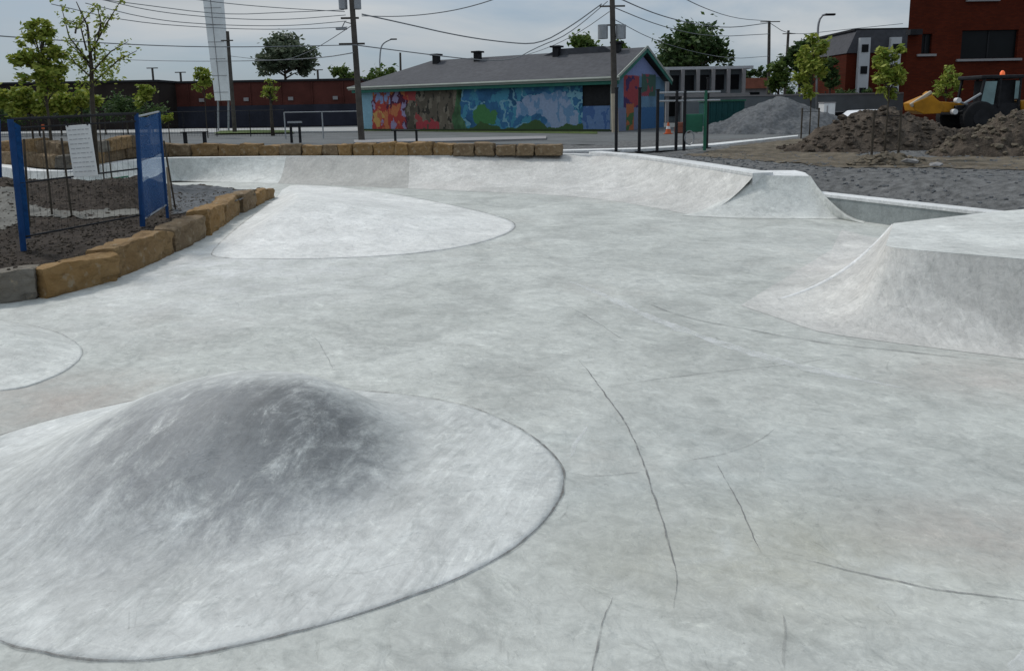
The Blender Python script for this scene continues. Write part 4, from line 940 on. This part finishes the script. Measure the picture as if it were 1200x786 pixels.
for i, (x, yt, l) in enumerate([(469, 62, 'short grey pole top above the left end of the mural roof'), (553, 68, 'short pole top beside the second roof vent')]):
    b6 = aty(x, 100, 110); b6.z = GZ-.02; pole('utility_pole', l, b6, aty(x, yt, 110), .2)
def lamp(label, x, yb, Y, pts, r=.09):
    b0 = aty(x, yb, Y); b0.z = GZ-.02; o = empty('street_lamp', b0); tag(o, label, 'street lamp', 'curved street lamps')
    P_ = [aty(px, py, Y)-b0 for px, py in pts]; MB().tube([Vector((0, 0, -.1))]+smooth_line(P_, 14), r, 8).build('mast', M['galv'], o, smooth=True)
    q = P_[-1]; MB().box(q+Vector((.25, 0, -.03)), (.8, .3, .16)).build('lamp_head', M['black'], o, bevel=.05)
lamp('curved street lamp behind the tall yellow-green young tree', 958, 110, 60, [(957.5, 80), (958, 45), (959, 26), (963, 18), (969, 17)])
lamp('small distant curved street lamp above the bush at the mural roof', 446, 90, 95, [(445, 72), (446, 56), (450, 50), (459, 46)])
# pylon
b7 = aty(258, 155, 62); b7.z = GZ-.02; o = empty('pylon_sign', b7); tag(o, 'very tall pale grey pylon on two thin legs, cut by the photo top', 'pylon')
c0 = aty(262, 118, 62)-b7; c1 = aty(250, 0, 62)-b7; c2 = c0+(c1-c0)*1.5
mb = MB(); 
for (c, w) in ((c0, 1.15), (c2, 1.55)):
    for sx, sy in ((-1, -1), (1, -1), (1, 1), (-1, 1)): mb.v.append(Vector((c.x+sx*w/2, sy*.35, c.z)))
mb.f = [(0, 3, 2, 1), (4, 5, 6, 7), (0, 1, 5, 4), (1, 2, 6, 5), (2, 3, 7, 6), (3, 0, 4, 7)]; mb.build('panel', M['pylon'], o)
mb = MB(); w = .06
for k in range(9): c = c0.lerp(c2, (k+.5)/9); mb.box((c.x, -.36, c.z), (1.2+.35*k/9, .03, .03))
mb.tube([(c0.x-.1, -.37, c0.z), (c2.x-.1, -.37, c2.z)], .025, 4); mb.build('seams', M['sill'], o)
for s in (-.45, .4): MB().tube([(c0.x*.4+s+.1, 0, -.05), (c0.x+s, 0, c0.z+.1)], .08, 8).build('leg', M['galv'], o)
# ------------------------------------------------------------------ wires
def wire(label, pts, Y0, Y1, sag=0, r=.022):
    n = 30; P_ = []
    raw = smooth_line([Vector((x, y, 0)) for x, y in pts], n, 2)
    for i, q in enumerate(raw): P_.append(aty(q.x, q.y, Y0+(Y1-Y0)*i/(n-1)))
    c = P_[0].copy(); mb = MB(); mb.tube([p-c for p in P_], r*.8, 5); o = mb.build('power_line', M['wire'], loc=c); tag(o, label, 'power line', 'overhead cables'); return o
wire('thick low cable running level from the left edge to the tall leaning pole', [(-60,38),(60,47),(160,53),(260,56),(416,53)], 24, 38, r=.026)
wire('cable falling from the leaning pole and lying low over the mural roof', [(416,53),(470,60),(550,70),(600,72),(630,55),(665,42),(712,2)], 38, 46, r=.035)
wire('thick upper cable sweeping from the leaning pole to the middle pole', [(424,17),(470,27),(540,43),(600,51),(632,52),(668,32),(705,5)], 38, 46, r=.045)
wire('thin cable rising from the leaning pole out of the top of the photo', [(424,19),(470,20),(520,15),(560,6),(600,-8)], 38, 30, r=.028)
for i, (pts, l) in enumerate([(([(75,-6),(160,5),(260,18),(330,15),(403,12)]), 'highest of the bundled cables left of the leaning pole'),
    ([(120,0),(180,14),(260,22),(330,24),(405,18)], 'second highest bundled cable left of the leaning pole'),
    ([(100,4),(180,24),(260,30),(340,31),(406,25)], 'middle bundled cable left of the leaning pole'),
    ([(60,5),(150,26),(260,34),(340,35),(407,32)], 'lowest of the bundled cables left of the leaning pole'),
    ([(190,-6),(260,4),(330,10),(404,14)], 'short top cable starting right above the white pylon')]):
    wire(l, pts, 30, 38, r=.022)
wire('slack service cable curving down left from the leaning pole lamp', [(411,31),(390,45),(365,60),(330,73),(270,66)], 38, 58, r=.025)
wire('long low service cable behind the round tree', [(414,62),(380,68),(300,72),(180,72),(60,66)], 38, 90, r=.035)
wire('uppermost cable right of the middle pole', [(716,-6),(760,14),(800,26),(850,34),(902,27)], 45.5, 78, r=.05)
wire('second cable right of the middle pole over the big dark tree', [(717,8),(770,30),(830,44),(902,40)], 45.5, 78, r=.04)
wire('cable passing out of the top of the photo toward the far pole', [(790,-8),(820,8),(860,22),(902,25)], 40, 78, r=.035)
wire('lowest cable from the middle pole behind the big dark tree', [(718,22),(770,50),(850,70),(902,66)], 45.5, 78, r=.03)
wire('cable joining the two far poles and running on to the street lamp', [(902,27),(925,42),(980,36),(1058,28)], 78, 84, r=.04)
wire('faint cable crossing from the middle pole toward the left above the roof', [(714,14),(680,38),(640,58),(590,72),(540,76)], 45.5, 70, r=.028)
# ------------------------------------------------------------------ fences in the middle distance
def railfence(label, x0, x1, yb0, yb1, h, nposts, m, mesh=True, r=.025, rails=(1.0,), z=GZ, group=None):
    a = at(x0, yb0, z); b2 = at(x1, yb1, z); o = empty('fence', a); tag(o, label, 'fence', group); d_ = b2-a
    for i in range(nposts): q = d_*(i/(nposts-1)); MB().tube([q, q+Vector((0, 0, h))], r, 6).build('post', m, o)
    for k in rails: MB().tube([Vector((0, 0, h*k-.02)), d_+Vector((0, 0, h*k-.02))], r*.8, 6).build('rail', m, o)
    if mesh:
        mb = MB(); n = int(d_.length/.25)
        for i in range(n): q = d_*(i/n); mb.box(q+Vector((0, 0, h/2)), (.008, .008, h-.05))
        for k in range(int(h/.25)): mb.tube([Vector((0, 0, k*.25+.05)), d_+Vector((0, 0, k*.25+.05))], .005, 3)
        mb.build('wire_mesh', m, o)
    return o
railfence('long black chain fence along the street behind the left shrubs', -40, 335, 161, 160, 1.7, 12, M['black'], r=.03)
railfence('grey metal barrier rail in front of the dark red building', 335, 424, 163, 162, 1.55, 3, M['galv'], mesh=False, r=.04, rails=(1.0,))
for i, (x, yb, l) in enumerate([(229,169,'low black bench frame left of the twin bollards'), (476,168.5,'low black bench frame below the red part of the mural')]):
    b0 = G(x, yb); o = empty('bench', b0); tag(o, l, 'bench', 'low black benches')
    MB().box((0, 0, .62), (1.3, .4, .05)).build('seat', M['black'], o)
    for s in (-.5, .5):
        MB().box((s, 0, .3), (.07, .34, .6)).build('leg', M['black'], o)
o = empty('bike_rack', G(347, 167.5)); tag(o, 'pair of black posts with a pale top bar beyond the stone row', 'bike rack')
for s in (-.22, .22): MB().tube([(s, 0, 0), (s, 0, 1.0)], .07, 8).build('post', M['black'], o)
MB().box((0, 0, 1.04), (.7, .2, .09)).build('top_bar', M['galv'], o)
# ------------------------------------------------------------------ planter fence, netting, notice, stakes
pb1 = at(27, 288, .45); pb2 = at(166, 264, .40); 
f = empty('temporary_fence', pb1); tag(f, 'blue-posted temporary fence panel standing in the planter soil', 'fence')
pd = pb2-pb1; pd.z = 0; H1 = 1.95
tp1 = aty(12, 140, pb1.y)-pb1; tp2 = aty(160, 133, pb2.y)-pb1
mb = MB(); mb.tube([(0, 0, -.1), tp1], .042, 8); mb.build('post', M['blue'], f)
mb = MB(); q = Vector((-.0, .10, 0)); mb.quad(Vector((.0, -.02, .1)), Vector((.05, .12, .1)), tp1+Vector((.06, .12, -.1)), tp1+Vector((0, -.02, 0))); n_ = mb.build('net_edge', M['bluenet'], f); sm = n_.modifiers.new('s', 'SOLIDIFY'); sm.thickness = .012
MB().tube([pd+Vector((0, 0, -.1)), tp2], .035, 8).build('post', M['blue'], f)
for k in (1.0, .93, .5, .07):
    MB().tube([tp1*k, (pd*(1-k)+tp2*k)], .016 if k < 1 else .024, 6).build('rail', M['black'], f)
mb = MB()
for i in range(1, 20): s = i/20; mb.tube([pd*s+Vector((0, 0, .12)), tp1.lerp(tp2, s)], .002, 4)
mb.build('wire_mesh', M['black'], f)
# netting panel turned away from camera
pn = pb2+Vector((.52, 1.9, 0)); f2 = empty('netting_panel', pb2); tag(f2, 'bright blue netting stretched on a frame turned edge-on with a pale gap below the middle', 'netting panel')
e1 = aty(193, 235, pb2.y+1.2)-pb2; e1.z = 0; e1 = Vector((e1.x, 1.2, 0))
b_top = aty(160, 137, pb2.y)-pb2; e_top = aty(186, 131, pb2.y+1.2)-pb2; b_bot = aty(167, 258, pb2.y)-pb2; e_bot = aty(195, 240, pb2.y+1.2)-pb2
mn, nt, bs = newmat('blue_net_weave'); bs.inputs['Base Color'].default_value = (.008, .07, .21, 1); bs.inputs['Roughness'].default_value = .8
tc = N(nt, 'ShaderNodeTexCoord').outputs['Object']
al = noise_ramp(nt, tc, 9, .28, .36, 3); mm = N(nt, 'ShaderNodeMapRange'); nt.links.new(al, mm.inputs[0]); mm.inputs['To Min'].default_value = .35; mm.inputs['To Max'].default_value = .68; nt.links.new(mm.outputs[0], bs.inputs['Alpha'])
mp2, nt, bs = newmat('pale_net_band'); bs.inputs['Base Color'].default_value = (.30, .42, .60, 1); bs.inputs['Alpha'].default_value = .38
def netpart(v0, v1, m_, name, k=0):
    mb = MB(); nx = 14; nz = 20
    for j in range(nz+1):
        for i in range(nx+1):
            u = i/nx; v = v0+(v1-v0)*j/nz; lo = b_bot.lerp(e_bot, u); hi = b_top.lerp(e_top, u); p = lo.lerp(hi, v)
            mb.v.append(p+Vector((.035*math.sin(u*9+v*5)*math.sin(PI*u), 0, -.05*math.sin(PI*u)*(1 if v > .9 else 0))))
    for j in range(nz):
        for i in range(nx): a = j*(nx+1)+i; mb.f.append((a, a+1, a+nx+2, a+nx+1))
    o = mb.build(name, m_, f2, smooth=True); s = o.modifiers.new('s', 'SOLIDIFY'); s.thickness = .006; return o
netpart(0, .36, mn, 'net'); netpart(.36, .56, mp2, 'pale_band'); netpart(.56, 1, mn, 'net')
MB().tube([b_bot+Vector((0, 0, -.15)), b_top], .04, 8).build('post', M['blue'], f2); MB().tube([e_bot+Vector((0, 0, -.3)), e_top], .03, 8).build('post', M['blue'], f2)
MB().tube([b_bot, e_bot], .018, 6).build('rail', M['galv'], f2); MB().tube([b_top, e_top], .018, 6).build('rail', M['galv'], f2)
# leaning prop behind netting
a = at(206, 246, .38); t = aty(192, 165, a.y-.3); MB().tube([(0, 0, -.05), t-a], .018, 6); o = MB().tube([(0, 0, -.05), t-a], .02, 6).build('prop_rod', M['bark'], loc=a); tag(o, 'thin dark rod leaning against the back of the blue netting', 'rod')
a = at(200, 246, .38); o = MB().tube([(0, 0, -.05), aty(196, 196, a.y)-a], .03, 6).build('wooden_peg', M['woodl'], loc=a); tag(o, 'pale wooden peg in the gravel beside the blue netting', 'peg')
# notice
s0 = aty(96, 177, 11.6); so = empty('notice_board', s0, R(-8)); tag(so, 'white notice sheet with grey lines of writing hung on the fence', 'sign'); so.rotation_euler = (0, R(-3), R(-8))
MB().box((0, 0, 0), (.42, .012, .80)).build('sheet', M['whitep'], so, bevel=.012)
mb = MB()
for k in range(10):
    z = .33-k*.072; x = -.175
    while x < .15:
        w = rnd.uniform(.03, .09); mb.box((x+w/2, -.009, z), (min(w, .17-x), .004, .010)); x += w+.018
mb.build('writing', M['greyln'], so)
for s in (-.17, .17): MB().box((s, .0, .41), (.02, .03, .05)).build('clip', M['black'], so)
# stakes
GS = 'thin dark stakes behind the fence'
for i, (xt, yt, xb, yb, l) in enumerate([(28,163,34,262,'short dark stake right beside the left blue post'), (50,146,61,252,'tall dark stake with an orange-red tip left of the notice'), (72,162,84,252,'dark stake close to the left side of the notice'), (116,140,122,212,'thin dark stake just right of the notice'), (126,165,131,210,'short thin stake midway between notice and netting')]):
    b0 = at(xb, yb, .42); t = aty(xt, yt, b0.y)-b0; o = empty('stake', b0); tag(o, l, 'stake', GS); MB().tube([(0, 0, -.1), t], .022, 6).build('shaft', M['bark'], o)
    if i == 1: MB().tube([t*.95, t], .03, 6).build('tip', M['orange'], o)
b0 = at(110, 205, .35); t = aty(107, 118, b0.y)-b0; o = MB().tube([(0, 0, -.1), t], .05, 8).build('post', M['galv'], loc=b0); tag(o, 'light grey metal post rising behind the notice', 'post')
b0 = at(82, 222, .38); o = MB().tube([(0, 0, -.1), (0, 0, .35)], .07, 8).build('bollard', M['blue'], loc=b0, smooth='auto'); tag(o, 'short blue stub post under the notice', 'post')
b0 = at(0, 226, .4); t = aty(-2, 140, b0.y)-b0; o = MB().tube([(0, 0, -.1), t], .05, 8).build('post', M['blue'], loc=b0); tag(o, 'blue fence post cut by the left edge of the photo', 'post')
h = [at(x, y, .44) for x, y in [(-20,224),(20,226),(60,222),(110,214),(150,208)]]; c = h[0].copy(); o = MB().tube([p-c+Vector((0, 0, .03)) for p in smooth_line(h, 20)], .03, 6).build('hose', M['greenp'], loc=c, smooth=True); tag(o, 'dull green hose lying along the back of the planter', 'hose')
# ------------------------------------------------------------------ digger (backhoe loader)
Yd = 29.0; b0 = aty(1150, 148, Yd); b0.z = GZ; dg = empty('digger', b0); tag(dg, 'yellow and black digger with an orange beacon working in front of the brick building', 'digger')
def Q(x, y, dy=0): q = aty(x, y, Yd)-b0; q.y = dy; return q
def wheel(c, r, w):
    t = MB().tube([c+Vector((0, -w/2, 0)), c+Vector((0, -w/2+.05, 0)), c+Vector((0, w/2-.05, 0)), c+Vector((0, w/2, 0))], [r*.9, r, r, r*.9], 24).build('wheel', M['rubber'], dg, smooth='auto')
    MB().tube([c+Vector((0, -w/2-.02, 0)), c+Vector((0, w/2+.02, 0))], r*.5, 16).build('rim', M['black'], t)
wheel(Q(1133, 138, -.7)*1, .62, .4); wheel(Q(1133, 138, .9), .62, .4); wheel(Q(1200, 138, -.7), .5, .35); wheel(Q(1200, 138, .9), .5, .35)
ch = [Q(1112, 135), Q(1112, 124), Q(1140, 122), Q(1186, 122), Q(1188, 117), Q(1225, 120), Q(1225, 138)]
MB().prism([(p.x, p.z) for p in ch], -.5, .7).build('chassis', M['black'], dg, bevel=.04)
hd = [Q(1186, 132), Q(1184, 118), Q(1200, 117), Q(1228, 121), Q(1228, 136)]
MB().prism([(p.x, p.z) for p in hd], -.56, .76).build('hood', M['yellow'], dg, bevel=.06)
cz0 = Q(1138, 126).z; cx0 = Q(1137, 100).x; cx1 = Q(1183, 100).x; cz1 = Q(1150, 93).z
cab = MB()
for x in (cx0, (cx0+cx1)/2, cx1):
    for y in (-.6, .8): cab.tube([(x, y, cz0), (x+(.16 if x == cx0 else 0), y, cz1)], .06, 6)
cab.box(((cx0+cx1)/2, .1, cz0-.15), (cx1-cx0, 1.4, .6)); cab.box(((cx0+cx1)/2+.25, .1, (cz0+cz1)/2), ((cx1-cx0)*.6, 1.1, (cz1-cz0)*.9)); cab.build('cab', M['black'], dg)
MB().box(((cx0+cx1)/2+.05, .1, cz1+.06), (cx1-cx0+.1, 1.55, .14)).build('cab_roof', M['black'], dg, bevel=.04)
gl = MB(); gl.quad((cx0+.0, -.64, cz0+.1), (cx0+.55, -.64, cz0+.1), (cx0+.62, -.64, cz1-.1), (cx0+.16, -.64, cz1-.1)); gl.build('window', M['cabglass'], dg)
gl = MB(); gl.quad((cx1-.2, -.64, cz0+.3), (cx1-.05, -.64, cz0+.3), (cx1-.05, -.64, cz1-.1), (cx1-.2, -.64, cz1-.1)); gl.build('window', M['cabglass'], dg)
MB().tube([Q(1174, 91.5), Q(1174, 89)], .06, 8).build('beacon_base', M['black'], dg); q = Q(1174.5, 89); MB().tube([q, q+Vector((0, 0, .13)), q+Vector((0, 0, .2))], [.09, .08, .03], 12).build('beacon', M['beacon'], dg, smooth='auto')
def beam(pts, w0_, w1_, name, m_, y=-.2, th=.24):
    for i in range(len(pts)-1):
        a = Q(*pts[i]); c = Q(*pts[i+1]); dd = c-a; n = Vector((-dd.z, 0, dd.x)).normalized(); wa = w0_; wb = w1_
        poly = [a-n*wa/2, c-n*wb/2, c+n*wb/2, a+n*wa/2]; MB().prism([(p.x, p.z) for p in poly], y-th/2, y+th/2).build(name, m_, dg, bevel=.03)
beam([(1128,127),(1088,125)], .34, .42, 'boom', M['yellow']); beam([(1094,128),(1080,109)], .38, .2, 'dipper', M['yellow'], -.26)
beam([(1084,108),(1060,124)], .12, .16, 'dipper_link', M['tan'], -.44, .12)
bk_ = [Q(1062, 121), Q(1083, 112), Q(1098, 124), Q(1093, 133), Q(1074, 134), Q(1064, 130)]; MB().prism([(p.x, p.z) for p in bk_], -.55, .25).build('bucket', M['yellow'], dg, bevel=.03)
beam([(1126,124),(1112,118)], .08, .08, 'hydraulic_ram', M['galv'], -.5, .08); beam([(1138,110),(1118,122)], .09, .09, 'hydraulic_ram', M['galv'], -.62, .08)
for x, y in ((1113, 118), (1109, 131)): q = Q(x, y, -.5); MB().tube([q+Vector((0, -.1, 0)), q+Vector((0, .1, 0))], .1, 12).build('work_lamp', M['whitep'], dg)
beam([(1122,140),(1135,146)], .2, .2, 'stabiliser', M['tan'], -.7, .15); beam([(1118,128),(1124,140)], .35, .25, 'hose_bundle', M['rubber'], -.6, .2)
# ------------------------------------------------------------------ car
def car(label, x, Y, flip, body, ry=0, z=GZ):
    b0 = aty(x, 130, Y); o = empty('parked_car', (b0.x, Y, z), ry); tag(o, label, 'car', 'parked cars')
    s = -1 if flip else 1
    prof = [(-2.15, .35), (-2.2, .62), (-2.1, .85), (-1.2, .95), (-.5, 1.42), (.9, 1.46), (1.6, 1.0), (2.1, .93), (2.2, .6), (2.15, .35)]
    MB().prism([(s*p[0], p[1]) for p in (prof if s > 0 else prof[::-1])], -.88, .88).build('body', body, o, bevel=.07)
    gp = [(-1.05, .97), (-.46, 1.36), (.85, 1.39), (1.4, 1.0)]
    w = MB(); w.prism([(s*p[0], p[1]) for p in (gp if s > 0 else gp[::-1])], -.895, .895); w.build('side_window', M['glass'], o)
    MB().box((s*.2, 0, 1.18), (.08, 1.80, .42)).build('pillar', body, o)
    for xx in (-1.35, 1.35):
        for yy in (-.82, .82):
            t = MB().tube([(s*xx, yy-.11, .33), (s*xx, yy+.11, .33)], .33, 18).build('wheel', M['rubber'], o, smooth='auto'); MB().tube([(s*xx, yy-.125, .33), (s*xx, yy+.125, .33)], .19, 12).build('rim', M['galv'], t)
    for yy in (-.6, .6): MB().box((-s*2.17, yy, .72), (.08, .35, .14)).build('headlight', M['whitep'], o)
    return o
car('white car parked behind the brown dirt pile, half hidden', 1012, 44, False, M['carwhite'], R(10), z=GZ-.35)
car('dark car parked behind the gravel pile beside the white one', 975, 50, False, M['black'], R(5), z=GZ-.5)
r_, W, H, D = blk('white_tank', 'small white boxy container between the gravel pile and the parked cars', 'container', 965, 978, 45, 121, M['whitep'], .8)
MB().box((W/2, D/2, H+.03), (W+.06, D+.06, .06)).build('lid', M['sill'], r_); MB().box((W*.3, -.02, H*.5), (.06, .04, H*.8)).build('strap', M['sill'], r_)
# ------------------------------------------------------------------ light
sun_dir_el, sun_az = R(50), R(-52)     # azimuth from +Y, negative = left
sd = bpy.data.lights.new('sun', 'SUN'); sd.energy = 1.85; sd.angle = R(10); sd.color = (1, .97, .93); so_ = bpy.data.objects.new('sun', sd); col.objects.link(so_)
dirv = Vector((math.sin(sun_az)*math.cos(sun_dir_el), math.cos(sun_az)*math.cos(sun_dir_el), math.sin(sun_dir_el))); so_.rotation_euler = dirv.to_track_quat('Z', 'Y').to_euler()
w = bpy.data.worlds.new('World'); scn.world = w; w.use_nodes = True; nt = w.node_tree; bg = nt.nodes['Background']
sky = N(nt, 'ShaderNodeTexSky'); sky.sky_type = 'NISHITA'; sky.sun_disc = False; sky.sun_elevation = sun_dir_el; sky.sun_rotation = sun_az
tc = N(nt, 'ShaderNodeTexCoord').outputs['Generated']
c1 = noise_ramp(nt, tc, 2.0, .40, .64, 7, .55, .4, vec=(1, 1, 3.6)); c2n = noise_ramp(nt, tc, 1.1, .35, .7, 5, .5, .2, vec=(1, 1, 5))
cloudc = mixc(nt, c2n, (3.9, 4.3, 4.7), (6.6, 6.75, 6.8)); bluec = mixc(nt, .7, sky.outputs[0], (2.9, 3.8, 4.9))
sx = N(nt, 'ShaderNodeSeparateXYZ'); nt.links.new(tc, sx.inputs[0])
zr = N(nt, 'ShaderNodeMapRange'); nt.links.new(sx.outputs['Z'], zr.inputs[0]); zr.inputs['From Max'].default_value = .8     # an overcast sky is brightest overhead
nt.links.new(mixc(nt, 1.0, mixc(nt, c1, bluec, cloudc), mixc(nt, zr.outputs[0], (.75, .78, .81), (1.74, 1.70, 1.62)), 'MULTIPLY'), bg.inputs[0]); bg.inputs[1].default_value = .1
# ------------------------------------------------------------------ render
scn.render.engine = 'CYCLES'; scn.view_settings.view_transform = 'Standard'; scn.view_settings.look = 'None'; scn.view_settings.gamma = 1; scn.view_settings.exposure = 0
scn.render.resolution_x = 1024; scn.render.resolution_y = 670
